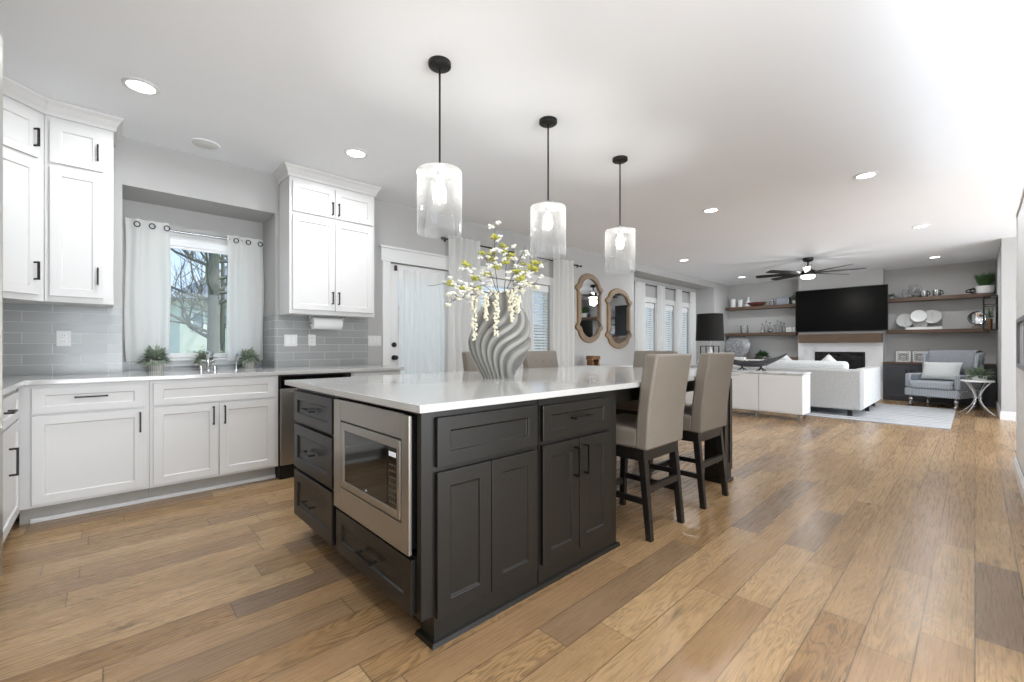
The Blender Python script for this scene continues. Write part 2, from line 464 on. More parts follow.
def thing(name, label, cat, loc=(0, 0, 0), rz=0, group=None):
    o = bpy.data.objects.new(name, None)
    o.empty_display_size = 0.1
    COL.objects.link(o)
    o.location = loc; o.rotation_euler = (0, 0, R(rz))
    o['label'] = label; o['category'] = cat
    if group: o['group'] = group
    return o
def tag(o, label, cat, group=None, kind=None, loc=None, rz=None):
    o['label'] = label; o['category'] = cat
    if group: o['group'] = group
    if kind: o['kind'] = kind
    if loc: o.location = loc
    if rz is not None: o.rotation_euler = (0, 0, R(rz))
    return o
def struct(o):
    o['kind'] = 'structure'
    return o
def dup(o, loc=None, rz=None, label=None, group=None, parent=None):
    c = o.copy(); COL.objects.link(c)
    if parent: c.parent = parent
    for ch in list(o.children): dup(ch, parent=c)
    if loc: c.location = loc
    if rz is not None: c.rotation_euler = (0, 0, R(rz))
    if label: c['label'] = label
    if group: c['group'] = group
    return c

# shaker front in local frame: face at y = yf (toward -y), x/z rectangle
def shaker(x0, x1, z0, z1, yf=-0.02, t=0.02, rail=0.055, rec=0.009):
    m = M()
    r = min(rail, (z1 - z0) * 0.28)
    i = [(x0 + rail, z0 + r), (x1 - rail, z0 + r), (x1 - rail, z1 - r), (x0 + rail, z1 - r)]
    o = [(x0, z0), (x1, z0), (x1, z1), (x0, z1)]
    b = 0.005
    i2 = [(i[0][0] + b, i[0][1] + b), (i[1][0] - b, i[1][1] + b), (i[2][0] - b, i[2][1] - b), (i[3][0] + b, i[3][1] - b)]
    vs = [(p[0], yf, p[1]) for p in o] + [(p[0], yf, p[1]) for p in i] + [(p[0], yf + rec, p[1]) for p in i2] + [(p[0], yf + t, p[1]) for p in o]
    fs = []
    for k in range(4):
        j = (k + 1) % 4
        fs += [(k, j, 4 + j, 4 + k), (4 + k, 4 + j, 8 + j, 8 + k), (k, 12 + k, 12 + j, j)]
    fs += [(8, 9, 10, 11), (15, 14, 13, 12)]
    return m.add(vs, fs)
def pull(kind, x, z, yf=-0.02, L=0.13):
    m = M(); h = L / 2; w = 0.005
    if kind == 'v':
        m.box(x - w, x + w, yf - 0.036, yf - 0.026, z - h, z + h)
        for s in (-1, 1): m.box(x - w, x + w, yf - 0.028, yf, z + s * (h - 0.005) - w, z + s * (h - 0.005) + w)
    else:
        m.box(x - h, x + h, yf - 0.036, yf - 0.026, z - w, z + w)
        for s in (-1, 1): m.box(x + s * (h - 0.005) - w, x + s * (h - 0.005) + w, yf - 0.028, yf, z - w, z + w)
    return m
def cabinet(name, label, cat, loc, rz, w, d, z0, z1, fronts, mat, toe=None, group=None, body=None):
    t = thing(name, label, cat, loc, rz, group)
    bm = M()
    if body: bm.prism(body, z0, z1, 'z')
    else: bm.box(0, w, 0, d, z0, z1)
    bm.build('carcass', mat, t, bevel=0.0015)
    if toe:
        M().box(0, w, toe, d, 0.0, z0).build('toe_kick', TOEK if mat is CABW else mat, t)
    for fr in fronts:
        kind, x0, x1, a, b, h = fr
        o = shaker(x0, x1, a, b).build(kind, mat, t, bevel=0.0015)
        if h:
            hk, hx, hz = h[:3]; L = h[3] if len(h) > 3 else 0.13
            pull(hk, hx, hz, L=L).build('handle', BLACK, o)
    return t

def offset_sweep(path, prof, closed=False, side=1):
    """sweep (offset, z) profile along 2-D polyline with mitred corners; offset to the right of travel * side"""
    n = len(path); m = M(); out = []
    for i in range(n):
        p = Vector(path[i])
        ds = []
        if i > 0: ds.append((p - Vector(path[i - 1])).normalized())
        if i < n - 1: ds.append((Vector(path[i + 1]) - p).normalized())
        ns = [Vector((d.y, -d.x)) * side for d in ds]
        if len(ns) == 1: nn = ns[0]
        else:
            nn = (ns[0] + ns[1]); nn.normalize(); nn = nn / max(0.2, nn.dot(ns[0]))
        out.append((p, nn))
    k = len(prof)
    for (p, nn) in out:
        for (o, z) in prof:
            q = p + nn * o
            m.v.append((q.x, q.y, z))
    for i in range(n - 1):
        for j in range(k):
            a = i * k + j; b = i * k + (j + 1) % k
            m.f.append((a, b, b + k, a + k))
    m.f.append(tuple(range(k))); m.f.append(tuple((n - 1) * k + j for j in range(k))[::-1])
    return m
CROWN = [(0, 2.70), (0.014, 2.70), (0.016, 2.725), (0.036, 2.765), (0.052, 2.785), (0.052, 2.799), (0, 2.799)]

# ------------------------------------------------------------------ room shell
H = 2.8
YW = 4.64
struct(M().box(-1.2, 12.8, -3.6, 5.3, -0.1, 0).build('floor', FLOOR))
struct(M().box(-1.2, 12.8, -3.6, 5.3, H, H + 0.12).build('ceiling', CEIL))
struct(M().box(-1.14, -1.0, -3.6, YW, 0, H).build('wall_left', WALL))
wb = M()
def wall_y(m, x0, x1, y0, y1, holes, z0=0, z1=H):
    xs = x0
    for (a, b, c, d) in sorted(holes):
        if a > xs: m.box(xs, a, y0, y1, z0, z1)
        if c > z0: m.box(a, b, y0, y1, z0, c)
        if d < z1: m.box(a, b, y0, y1, d, z1)
        xs = b
    if xs < x1: m.box(xs, x1, y0, y1, z0, z1)
NX0, NX1, NY = 0.10, 1.205, 5.1
W1 = (3.73, 4.40, 0.92, 2.10); W2 = (4.62, 5.17, 0.92, 2.10)
wall_y(wb, -1.14, 7.68, YW, YW + 0.14, [(NX0, NX1, 0.0, 2.42), (2.41, 3.27, 0, 2.11), W1, W2])
wb.box(NX0, NX1, YW, YW + 0.14, 0, 0.885)
wb.box(NX0 - 0.1, NX0, YW + 0.14, NY + 0.14, 0, 2.6)
wb.box(NX1, NX1 + 0.1, YW + 0.14, NY + 0.14, 0, 2.6)
wb.box(NX0, NX1, YW + 0.14, NY + 0.14, 2.42, 2.6)
KW = (0.30, 1.00, 1.02, 2.12)
wall_y(wb, NX0, NX1, NY, NY + 0.14, [KW], 0, 2.42)
struct(wb.build('wall_back', WALL))
# living bay, recessed behind a low soffit
BY = 5.12
LW = [(8.80, 9.38, 0.6, 2.14), (9.70, 10.30, 0.6, 2.14), (10.55, 11.10, 0.6, 2.14)]
lb = M()
wall_y(lb, 7.54, 11.70, BY, BY + 0.14, LW)
lb.box(7.54, 7.68, YW + 0.14, BY, 0, H)
lb.box(11.56, 11.70, YW, BY, 0, H)
lb.box(11.70, 12.64, YW, YW + 0.14, 0, H)
struct(lb.build('wall_bay', WALL))
struct(M().box(7.68, 11.56, YW, BY, 2.655, H).build('trim_1', WALL))
XF = 12.5
struct(M().box(XF, XF + 0.14, -3.6, YW, 0, H).build('wall_far', WALL))
# short return wall at the right of the living room
rr = M().box(10.1, XF, -0.42, -0.28, 0, H).box(10.1, 10.24, -3.6, -0.42, 0, H)
struct(rr.build('wall_right', WALL))
struct(M().box(2.2, 5.98, -0.40, -0.262, 0, 2.30).build('wall_near', TRIM))
struct(M().box(5.98, 6.02, -0.42, -0.255, 0, 2.30).box(2.2, 6.04, -0.43, -0.25, 2.30, 2.33).build('trim_2', TRIM))
# baseboards
BB = [(0, 0), (0.016, 0), (0.016, 0.10), (0.010, 0.115), (0.008, 0.13), (0, 0.13)]
struct(offset_sweep([(12.06, -0.28), (10.1, -0.28), (10.1, -3.5)], BB, side=1).build('baseboard_right', TRIM))
struct(offset_sweep([(6.02, -0.42), (6.02, -0.255), (2.2, -0.255)], BB, side=1).build('baseboard_near', TRIM))
struct(offset_sweep([(3.37, YW), (7.68, YW), (7.68, BY), (11.56, BY), (11.56, YW), (12.1, YW)], BB, side=1).build('baseboard_back', TRIM))

# tile backsplash
ts = M().box(-1.0, NX0 - 0.001, YW - 0.008, YW, 0.92, 1.44).box(NX1, 2.14, YW - 0.008, YW, 0.92, 1.44)
ts.box(NX0, NX1, NY - 0.008, NY, 0.92, 0.995).box(NX1 - 0.008, NX1, YW, NY - 0.008, 0.92, 1.44)
ts.box(-1.0, -0.992, 3.14, YW - 0.008, 0.92, 1.44)
struct(ts.build('trim_3', TILE))

# ------------------------------------------------------------------ windows and doors
def window(n, x0, x1, z0, z1, y, casing=0.09, sash=True, wide=None):
    fr = M()
    c = casing
    fr.box(x0 - c, x0, y - 0.022, y, z0 - c, z1 + c * 1.3).box(x1, x1 + c, y - 0.022, y, z0 - c, z1 + c * 1.3)
    fr.box(x0, x1, y - 0.022, y, z1, z1 + c * 1.3).box(x0, x1, y - 0.022, y, z0 - c, z0)
    f = struct(fr.build('window_%d' % n, TRIM, bevel=0.003))
    M().box(x0 - c - 0.01, x1 + c + 0.01, y - 0.05, y + 0.0, z0 - 0.022, z0).build('window_sill', TRIM, f, bevel=0.003)
    s = M(); w = 0.045
    s.box(x0, x0 + w, y + 0.04, y + 0.09, z0, z1).box(x1 - w, x1, y + 0.04, y + 0.09, z0, z1)
    s.box(x0 + w, x1 - w, y + 0.04, y + 0.09, z1 - w, z1).box(x0 + w, x1 - w, y + 0.04, y + 0.09, z0, z0 + w)
    s.build('sash', TRIM, f, bevel=0.003)
    M().box(x0 + w, x1 - w, y + 0.062, y + 0.068, z0 + w, z1 - w).build('pane', PANE, f)
    return f
window(1, KW[0], KW[1], KW[2], KW[3], NY, 0.07)
window(2, W1[0], W1[1], W1[2], W1[3], YW, 0.10)
window(3, W2[0], W2[1], W2[2], W2[3], YW, 0.10)
for i, w in enumerate(LW): window(4 + i, w[0], w[1], w[2], w[3], BY, 0.09)
# roller cassette / valance rail on the kitchen window
tag(M().box(KW[0] - 0.0, KW[1], NY - 0.055, NY - 0.022, 2.06, 2.12).box(KW[0] + 0.02, KW[1] - 0.02, NY - 0.045, NY - 0.03, 2.035, 2.06).build('roller_blind', BLIND, bevel=0.004),
    'white roller blind rolled up at the top of the kitchen sink window', 'blind')

def blind(x0, x1, z0, z1, y, label, zb=None, group='white slat blinds at the dining and living windows', tilt=18):
    t = thing('window_blind', label, 'blind', ((x0 + x1) / 2, y, z1), 0, group)
    w = (x1 - x0) / 2
    M().box(-w, w, -0.02, 0.03, -0.10, 0).build('headrail', BLIND, t, bevel=0.004)
    m = M(); z = -0.12; a = R(tilt)
    while z > z0 - z1 + 0.03:
        dy, dz = 0.022 * math.cos(a), 0.022 * math.sin(a)
        m.hexa([(-w, -dy, z - dz), (w, -dy, z - dz), (w, dy, z + dz), (-w, dy, z + dz),
                (-w, -dy, z - dz + 0.003), (w, -dy, z - dz + 0.003), (w, dy, z + dz + 0.003), (-w, dy, z + dz + 0.003)])
        z -= 0.045
    m.build('slats', BLIND, t)
    M().box(-w, w, -0.018, 0.018, z0 - z1, z0 - z1 + 0.02).build('bottom_rail', BLIND, t)
    m2 = M()
    for s in (-0.7, 0.7): m2.tube([(w * s, 0, -0.1), (w * s, 0, z0 - z1 + 0.02)], 0.0015, 5)
    m2.build('cord', BLIND, t)
    return t
blind(W1[0] + 0.01, W1[1] - 0.01, 0.94, 2.09, YW + 0.03, 'white slat blind behind the tall vase of blossom, in the left dining window', tilt=32)
blind(W2[0] + 0.01, W2[1] - 0.01, 0.94, 2.09, YW + 0.03, 'white slat blind in the right dining window, beside the curtain nearest the mirrors', tilt=32)
for i, w in enumerate(LW):
    blind(w[0] + 0.01, w[1] - 0.01, 0.62, 2.12, BY + 0.03,
          ['white slat blind in the living room window nearest the mirrors', 'white slat blind in the middle living room window', 'white slat blind in the living room window nearest the black lamp'][i], tilt=40)

# patio door with sheer panel
dc = M().box(2.31, 2.41, YW - 0.022, YW, 0, 2.11).box(3.27, 3.37, YW - 0.022, YW, 0, 2.11).box(2.29, 3.39, YW - 0.028, YW, 2.11, 2.26)
dc.box(2.27, 3.41, YW - 0.045, YW, 2.26, 2.285)
struct(dc.build('trim_4', TRIM, bevel=0.003))
dr = M().box(2.415, 2.53, YW + 0.02, YW + 0.065, 0.005, 2.10).box(3.15, 3.265, YW + 0.02, YW + 0.065, 0.005, 2.10)
dr.box(2.53, 3.15, YW + 0.02, YW + 0.065, 1.96, 2.10).box(2.53, 3.15, YW + 0.02, YW + 0.065, 0.005, 0.25)
door = struct(dr.build('door_1', TRIM, bevel=0.003))
M().box(2.53, 3.15, YW + 0.04, YW + 0.046, 0.25, 1.96).build('pane', PANE, door)
hm = M()
for z in (1.0, 1.15):
    hm.tube([(2.47, YW + 0.02, z), (2.47, YW + 0.008, z)], 0.03, 16)
hm.sphere((2.47, YW - 0.03, 1.0), 0.027, 12, 8)
hm.tube([(2.47, YW + 0.01, 1.0), (2.47, YW - 0.02, 1.0)], 0.012, 10)
hm.box(2.464, 2.476, YW - 0.006, YW + 0.01, 1.13, 1.17)
hm.build('door_knob', BLACK, door, smooth=True)
M().box(2.412, 2.422, YW + 0.0, YW + 0.022, 1.12, 1.2).build('strike_plate', BLACK, door)

def curtain(name, label, x0, x1, z0, z1, y, folds, amp, mat, group=None, ring=None, ph=0.0, taper=0.0):
    t = thing(name, label, 'curtain', ((x0 + x1) / 2, y, z1), 0, group)
    m = M(); n = folds * 10; k = 10; w = x1 - x0
    for j in range(k + 1):
        z = (z0 - z1) * j / k
        for i in range(n + 1):
            u = i / n
            a = amp * (0.75 + 0.35 * math.sin(7 * u + j * 0.15))
            tw = 1 - taper * math.sin(PI * j / k)
            px = (u - 0.5) * w * tw + 0.006 * math.sin(j * 0.7 + u * 5)
            m.v.append((px, a * math.sin(2 * PI * folds * u + ph + 0.12 * math.sin(j * 0.6)), z))
    for j in range(k):
        for i in range(n):
            a = j * (n + 1) + i
            m.f.append((a, a + 1, a + n + 2, a + n + 1))
    o = m.build('curtain_fabric', mat, t, smooth=True)
    if ring:
        for q in range(folds):
            g = M()
            u = (q + 0.75 - ph / (2 * PI)) / folds
            cx = (u - 0.5) * w; cz = -0.05
            g.tube([(cx + 0.020 * math.cos(a), -amp * 1.12, cz + 0.022 * math.sin(a)) for a in [2 * PI * b / 16 for b in range(16)]],
                   0.0045, 6, closed=True)
            g.build('grommet', ring, t, smooth=True)
    return t
curtain('cafe_curtain', 'white grommet curtain at the left side of the kitchen sink window', 0.125, 0.43, 1.0, 2.24, 4.98, 3, 0.018, CURT, 'kitchen window curtains', BLACK, taper=0.0)
curtain('cafe_curtain', 'white grommet curtain at the right side of the kitchen sink window', 0.87, 1.185, 0.99, 2.22, 4.99, 3, 0.018, CURT, 'kitchen window curtains', BLACK, ph=0.5)
def rod(label, x0, x1, y, z, mat, name='curtain_rod', r=0.01, back=None, fin=0.018):
    t = thing(name, label, 'curtain rod', ((x0 + x1) / 2, y, z))
    w = (x1 - x0) / 2
    M().tube([(-w, 0, 0), (w, 0, 0)], r, 12).build('rod', mat, t, smooth=True)
    for s in (-1, 1):
        M().sphere((s * (w + fin * 0.6), 0, 0), fin, 12, 8).build('finial', mat, t, smooth=True)
        M().box(s * (w - 0.05) - 0.006, s * (w - 0.05) + 0.006, 0, back - y, -0.006, 0.006).box(s * (w - 0.05) - 0.012, s * (w - 0.05) + 0.012, back - y - 0.006, back - y, -0.03, 0.03).build('bracket', mat, t)
    return t
rod('slim silver rod carrying the short curtains of the kitchen sink window', 0.14, 1.165, 5.015, 2.185, SILVER, r=0.012, back=NY, fin=0.01)
rod('black rod over the dining windows behind the blossom branches', 3.12, 5.92, 4.602, 2.50, BLACK, back=YW)
curtain('drape', 'full-length white drape hanging between the patio door and dining windows', 3.17, 3.69, 0.02, 2.545, 4.56, 5, 0.03, CURT, 'full-length white drapes')
curtain('drape', 'full-length white drape between the two dining windows, behind the blossom', 4.33, 4.71, 0.02, 2.545, 4.56, 4, 0.03, CURT, 'full-length white drapes')
curtain('drape', 'full-length white drape beside the left scalloped mirror', 5.18, 5.67, 0.02, 2.545, 4.56, 4, 0.035, CURT, 'full-length white drapes')
rod('long dark rod over the three living room windows', 8.3, 11.35, 5.085, 2.53, BLACK, back=BY)
for (a, b, l) in [(8.40, 8.80, 'white drape in the bay just past the right scalloped mirror'),
                  (9.37, 9.70, 'white drape between the first and second living room windows'),
                  (10.28, 10.56, 'white drape between the second and third living room windows'),
                  (11.06, 11.34, 'white drape at the far end of the bay beside the black lamp')]:
    curtain('drape', l, a, b, 0.02, 2.55, 5.04, 3, 0.03, CURT, 'full-length white drapes')
# sheer on the patio door
sh = curtain('door_sheer', 'gathered white sheer panel covering the glass of the patio door', 2.52, 3.17, 0.2, 2.05, YW + 0.002, 9, 0.012, SHEER)
M().box(-0.372, -0.345, -0.008, 0.018, -0.03, 0.03).build('bracket', BLACK, sh)

# ------------------------------------------------------------------ kitchen cabinets, back run
CY = 4.04
cabinet('base_cabinet', 'white base cabinet with one wide drawer and one door, left of the sink cabinet', 'cabinet', (-0.395, CY, 0), 0, 0.625, 0.59, 0.115, 0.888,
        [('drawer', 0.06, 0.60, 0.705, 0.865, ('h', 0.33, 0.80, 0.16)), ('door', 0.06, 0.60, 0.135, 0.690, ('v', 0.575, 0.60, 0.14))], CABW, 0.09)
cabinet('sink_cabinet', 'white sink cabinet with false drawer front and two doors below the window', 'cabinet', (0.231, CY, 0), 0, 0.839, 0.59, 0.115, 0.888,
        [('false_drawer_front', 0.02, 0.81, 0.705, 0.865, None), ('door', 0.02, 0.410, 0.135, 0.690, ('v', 0.378, 0.60, 0.14)),
         ('door', 0.418, 0.81, 0.135, 0.690, ('v', 0.452, 0.60, 0.14))], CABW, 0.09)
M().box(0, 0.0, 0, 0, 0, 0)
# dishwasher
dw = thing('dishwasher', 'stainless dishwasher with black control strip under the back countertop', 'dishwasher', (1.075, CY, 0))
M().box(0.003, 0.617, 0.0, 0.58, 0.10, 0.885).build('body', BLACK, dw)
M().box(0.006, 0.614, -0.03, 0.0, 0.12, 0.77).build('door', STEEL, dw, bevel=0.004)
M().box(0.006, 0.614, -0.028, 0.0, 0.775, 0.88).build('control_panel', BLACKG, dw, bevel=0.003)
M().box(0.003, 0.617, -0.01, 0.4, 0.0, 0.10).build('toe_kick', BLACK, dw)
pull('h', 0.31, 0.74, -0.03, 0.46).build('handle', STEEL, dw)
cabinet('base_cabinet', 'narrow white base cabinet at the patio door end of the back counter', 'cabinet', (1.694, CY, 0), 0, 0.52, 0.59, 0.115, 0.888,
        [('drawer', 0.02, 0.50, 0.705, 0.865, ('h', 0.26, 0.785)), ('door', 0.02, 0.50, 0.135, 0.690, ('v', 0.06, 0.6))], CABW, 0.09)
# shoe moulding under back run
struct(M().box(-0.35, 1.07, 4.112, 4.13, 0, 0.028).build('trim_5', TRIM, bevel=0.004))
# left run
cabinet('base_cabinet', 'white base cabinet along the left wall with drawer over door', 'cabinet', (-0.395, 3.20, 0), 90, 0.80, 0.60, 0.115, 0.888,
        [('drawer', 0.06, 0.72, 0.705, 0.865, ('h', 0.23, 0.79, 0.13)), ('door', 0.06, 0.72, 0.135, 0.690, ('v', 0.33, 0.51, 0.15))], CABW, 0.09)
# countertop L shape with window ledge
ct = M()
ct.prism([(-0.99, 3.15), (-0.365, 3.15), (-0.365, 4.005), (2.24, 4.005), (2.24, YW - 0.009), (NX1 - 0.009, YW - 0.009), (NX1 - 0.009, NY - 0.009), (NX0 + 0.001, NY - 0.009), (NX0 + 0.001, YW - 0.009), (-0.99, YW - 0.009)], 0.889, 0.92, 'z')
tag(ct.build('countertop', QUARTZ, bevel=0.003), 'white quartz countertop along the back wall, running into the window niche', 'countertop')
# refrigerator at far left (only its edge shows)
fr = thing('refrigerator', 'tall stainless refrigerator edge at the far left of the kitchen', 'refrigerator', (-0.99, 2.20, 0))
M().box(0, 0.60, 0, 0.93, 0.03, 2.6).build('body', STEEL, fr, bevel=0.004)
M().box(0.605, 0.64, 0.004, 0.461, 0.05, 2.58).build('door', STEEL, fr, bevel=0.006)
M().box(0.605, 0.64, 0.467, 0.926, 0.05, 2.58).build('door', STEEL, fr, bevel=0.006)
M().box(0.05, 0.55, 0.05, 0.88, 0.0, 0.03).build('foot', BLACK, fr)
for yy in (0.42, 0.51): M().box(0.67, 0.685, yy - 0.008, yy + 0.008, 0.8, 1.7).box(0.64, 0.67, yy - 0.008, yy + 0.008, 0.82, 0.84).box(0.64, 0.67, yy - 0.008, yy + 0.008, 1.66, 1.68).build('handle', STEEL, fr)

# upper cabinets
UZ0 = 1.435
u2 = cabinet('wall_cabinet', 'tall white two-tier wall cabinet just left of the sink window', 'cabinet', (-0.30, 4.31, 0), 0, 0.345, 0.32, UZ0, 2.72,
        [('door', 0.025, 0.29, 2.385, 2.665, ('v', 0.262, 2.51, 0.11)), ('door', 0.025, 0.29, 1.475, 2.355, ('v', 0.262, 1.63, 0.12))], CABW)
offset_sweep([(0.0, 0.0), (0.345, 0.0), (0.345, 0.32)], CROWN, side=1).build('crown_moulding', CABW, u2)
M().box(0, 0.345, 0.0, 0.32, 2.72, 2.799).build('top_filler', CABW, u2)
dgl = 0.523
u1 = thing('corner_wall_cabinet', 'white diagonal corner wall cabinet at the far left above the counter', 'cabinet', (-0.67, 3.94, 0), 45)
def tolocal(p):
    v = Vector((p[0] + 0.67, p[1] - 3.94)); a = R(-45)
    return (v.x * math.cos(a) - v.y * math.sin(a), v.x * math.sin(a) + v.y * math.cos(a))
poly = [tolocal(p) for p in [(-0.99, 3.94), (-0.67, 3.94), (-0.302, 4.308), (-0.302, YW - 0.01), (-0.99, YW - 0.01)]]
M().prism(poly, UZ0, 2.799, 'z').build('carcass', CABW, u1)
for (a, b, hz) in [(2.385, 2.665, 2.51), (1.475, 2.355, 1.63)]:
    o = shaker(0.05, 0.475, a, b).build('door', CABW, u1, bevel=0.0015)
    pull('v', 0.445, hz, L=0.12).build('handle', BLACK, o)
offset_sweep([tolocal(p) for p in [(-0.99, 3.94), (-0.67, 3.94), (-0.302, 4.308)]], CROWN, side=1).build('crown_moulding', CABW, u1)
ur = cabinet('wall_cabinet', 'white four-door wall cabinet between the sink window and patio door', 'cabinet', (1.235, 4.31, 0), 0, 0.825, 0.32, UZ0, 2.72,
        [('door', 0.025, 0.408, 2.385, 2.665, ('v', 0.382, 2.47, 0.12)), ('door', 0.414, 0.80, 2.385, 2.665, ('v', 0.442, 2.47, 0.12)),
         ('door', 0.025, 0.408, 1.475, 2.355, ('v', 0.382, 1.60, 0.12)), ('door', 0.414, 0.80, 1.475, 2.355, ('v', 0.442, 1.60, 0.12))], CABW)
M().box(0, 0.825, 0.0, 0.32, 2.72, 2.799).build('top_filler', CABW, ur)
offset_sweep([(0, 0.32), (0, 0), (0.825, 0), (0.825, 0.32)], CROWN, side=1).build('crown_moulding', CABW, ur)

# paper towel
pt = thing('paper_towel_holder', 'roll of paper towel hung under the four-door wall cabinet', 'paper towel', (1.63, 4.47, 1.36))
M().lathe([(0.02, -0.14), (0.058, -0.14), (0.058, 0.14), (0.02, 0.14)], 28).build('paper_roll', PAPER, pt, smooth=True).rotation_euler = (0, R(90), 0)
M().tube([(-0.165, 0, 0.068), (-0.165, 0, 0), (0.165, 0, 0), (0.165, 0, 0.068)], 0.006, 8).box(-0.18, -0.15, -0.015, 0.015, 0.066, 0.074).box(0.15, 0.18, -0.015, 0.015, 0.066, 0.074).build('bracket', SILVER, pt)

def plate(label, x, y, z, w, h, kind, group=None):
    t = thing('wall_plate', label, 'switch plate' if kind != 'outlet' else 'outlet', (x, y, z), 0, group)
    M().box(-w / 2, w / 2, -0.007, 0, -h / 2, h / 2).build('cover', TRIM, t, bevel=0.002)
    if kind == 'outlet':
        for s in (-1, 1):
            o = M().box(-0.017, 0.017, -0.010, -0.007, s * 0.022 - 0.015, s * 0.022 + 0.015).build('socket', WHITEC, t, bevel=0.002)
            M().box(-0.008, -0.005, -0.0106, -0.0098, s * 0.022 - 0.005, s * 0.022 + 0.006).box(0.005, 0.008, -0.0106, -0.0098, s * 0.022 - 0.005, s * 0.022 + 0.006).build('slot', GAP, o)
    else:
        n = kind
        for i in range(n):
            c = (i - (n - 1) / 2) * 0.046
            M().box(c - 0.016, c + 0.016, -0.011, -0.007, -0.034, 0.034).build('rocker', WHITEC, t, bevel=0.002)
plate('white electrical outlet on the grey tile below the left wall cabinets', -0.225, YW - 0.008, 1.19, 0.075, 0.115, 'outlet')
plate('white double rocker switch on the tile right of the sink window', 1.34, YW - 0.008, 1.19, 0.12, 0.115, 2)
plate('white outlet on the tile below the paper towel roll', 1.54, YW - 0.008, 1.195, 0.072, 0.115, 'outlet')
plate('white triple rocker switch on the grey wall beside the patio door', 2.215, YW, 1.195, 0.165, 0.115, 3)

# ------------------------------------------------------------------ island
def island_cab(name, label, loc, rz, w, d, fronts, foot):
    t = thing(name, label, 'cabinet', loc, rz)
    foot(t)
    for fr in fronts:
        kind, x0, x1, a, b, h = fr
        o = shaker(x0, x1, a, b, rail=0.06).build(kind, DARK, t, bevel=0.002)
        if h: pull(h[0], h[1], h[2], L=h[3]).build('handle', BLACK, o)
    return t
IX = 0.85; IY = 1.395; IZ = 0.889
# drawer unit at the far left end (faces -x): local x runs to -y
def f1(t):
    M().box(0, 0.63, 0, 0.62, 0.115, IZ).build('carcass', DARK, t)
    M().box(0, 0.63, 0.09, 0.62, 0.0, 0.115).build('toe_kick', DARK, t)
island_cab('island_drawer_cabinet', 'dark island cabinet of three stacked drawers nearest the dishwasher', (IX, 2.82, 0), -90, 0.63, 0.62,
    [('drawer', 0.014, 0.612, 0.687, 0.868, ('h', 0.31, 0.778, 0.14)), ('drawer', 0.014, 0.612, 0.413, 0.668, ('h', 0.31, 0.541, 0.14)), ('drawer', 0.014, 0.612, 0.126, 0.394, ('h', 0.31, 0.26, 0.14))], f1)
# microwave unit
MWW = 0.795
def f2(t):
    m = M().box(0, 0.012, 0, 0.62, 0.115, IZ).box(0.765, MWW, 0, 0.62, 0.115, IZ)
    m.box(0.012, 0.765, 0, 0.62, 0.876, IZ).box(0.012, 0.765, 0.0, 0.62, 0.115, 0.340).box(0.012, 0.765, 0.52, 0.62, 0.340, 0.876)
    m.build('carcass', DARK, t)
    M().box(0.0, 0.70, 0.09, 0.62, 0, 0.115).box(0.70, MWW, 0.055, 0.62, 0, 0.115).build('toe_kick', DARK, t)
mc = island_cab('island_microwave_cabinet', 'dark island corner cabinet with a drawer under the microwave and two blank panels', (IX, IY + MWW, 0), -90, MWW, 0.62,
    [('drawer', 0.037, 0.756, 0.126, 0.332, ('h', 0.40, 0.225, 0.15))], f2)
# false fronts on the long side belong to the same corner cabinet
def local_front(t, x0, x1, a, b, kind):
    # build in world orientation then rotate into the -90 degree frame of t
    o = shaker(x0 - IX, x1 - IX, a, b, rail=0.06).build(kind, DARK, t, bevel=0.002)
    o.rotation_euler = (0, 0, R(90)); o.location = (MWW, 0, 0)
    return o
local_front(mc, 0.908, 1.452, 0.675, 0.862, 'false_drawer_front')
local_front(mc, 0.908, 1.172, 0.105, 0.655, 'side_panel')
local_front(mc, 1.176, 1.452, 0.105, 0.655, 'side_panel')
def f3(t):
    M().box(0, 0.64, 0, 1.425, 0.0, IZ).build('carcass', DARK, t)
island_cab('island_cabinet', 'dark island cabinet with one drawer over two handled doors, beside the bar stools', (1.477, IY, 0), 0, 0.64, 1.54,
    [('drawer', 0.012, 0.555, 0.685, 0.852, ('h', 0.285, 0.775, 0.14)), ('door', 0.012, 0.280, 0.105, 0.665, ('v', 0.245, 0.555, 0.15)), ('door', 0.286, 0.555, 0.105, 0.665, ('v', 0.322, 0.555, 0.15))], f3)
sm = offset_sweep([(0.975, 1.485), (0.905, 1.485), (0.905, 1.395), (2.117, 1.395), (2.117, 2.82)], [(0, 0), (0.018, 0), (0.014, 0.018), (0, 0.022)], side=1)
struct(sm.build('trim_6', DARK))
# microwave
mw = thing('microwave', 'built-in stainless microwave in the end of the island, black glass door', 'microwave', (IX, 2.18, 0.0644), -90)
mw.scale = (0.943, 0.943, 0.943)
M().box(0.03, 0.79, 0.02, 0.48, 0.31, 0.85).box(0.03, 0.77, -0.014, 0.02, 0.315, 0.845).build('body', BLACK, mw)
def ring(m, X0, X1, Z0, Z1, x0, x1, z0, z1, ya, yb):
    m.box(X0, x0, ya, yb, Z0, Z1).box(x1, X1, ya, yb, Z0, Z1).box(x0, x1, ya, yb, Z0, z0).box(x0, x1, ya, yb, z1, Z1)
    return m
ring(M(), 0.015, 0.785, 0.30, 0.855, 0.105, 0.725, 0.415, 0.755, -0.028, -0.014).build('trim_kit', STEEL, mw, bevel=0.002)
ring(M(), 0.113, 0.717, 0.423, 0.747, 0.15, 0.69, 0.455, 0.71, -0.030, 0.0).build('door_frame', STEEL, mw, bevel=0.002)
M().box(0.15, 0.60, -0.026, 0.0, 0.455, 0.71).build('door_glass', BLACKG, mw, bevel=0.001)
cp = M().box(0.606, 0.69, -0.026, 0.0, 0.455, 0.71).build('control_panel', BLACKG, mw, bevel=0.001)
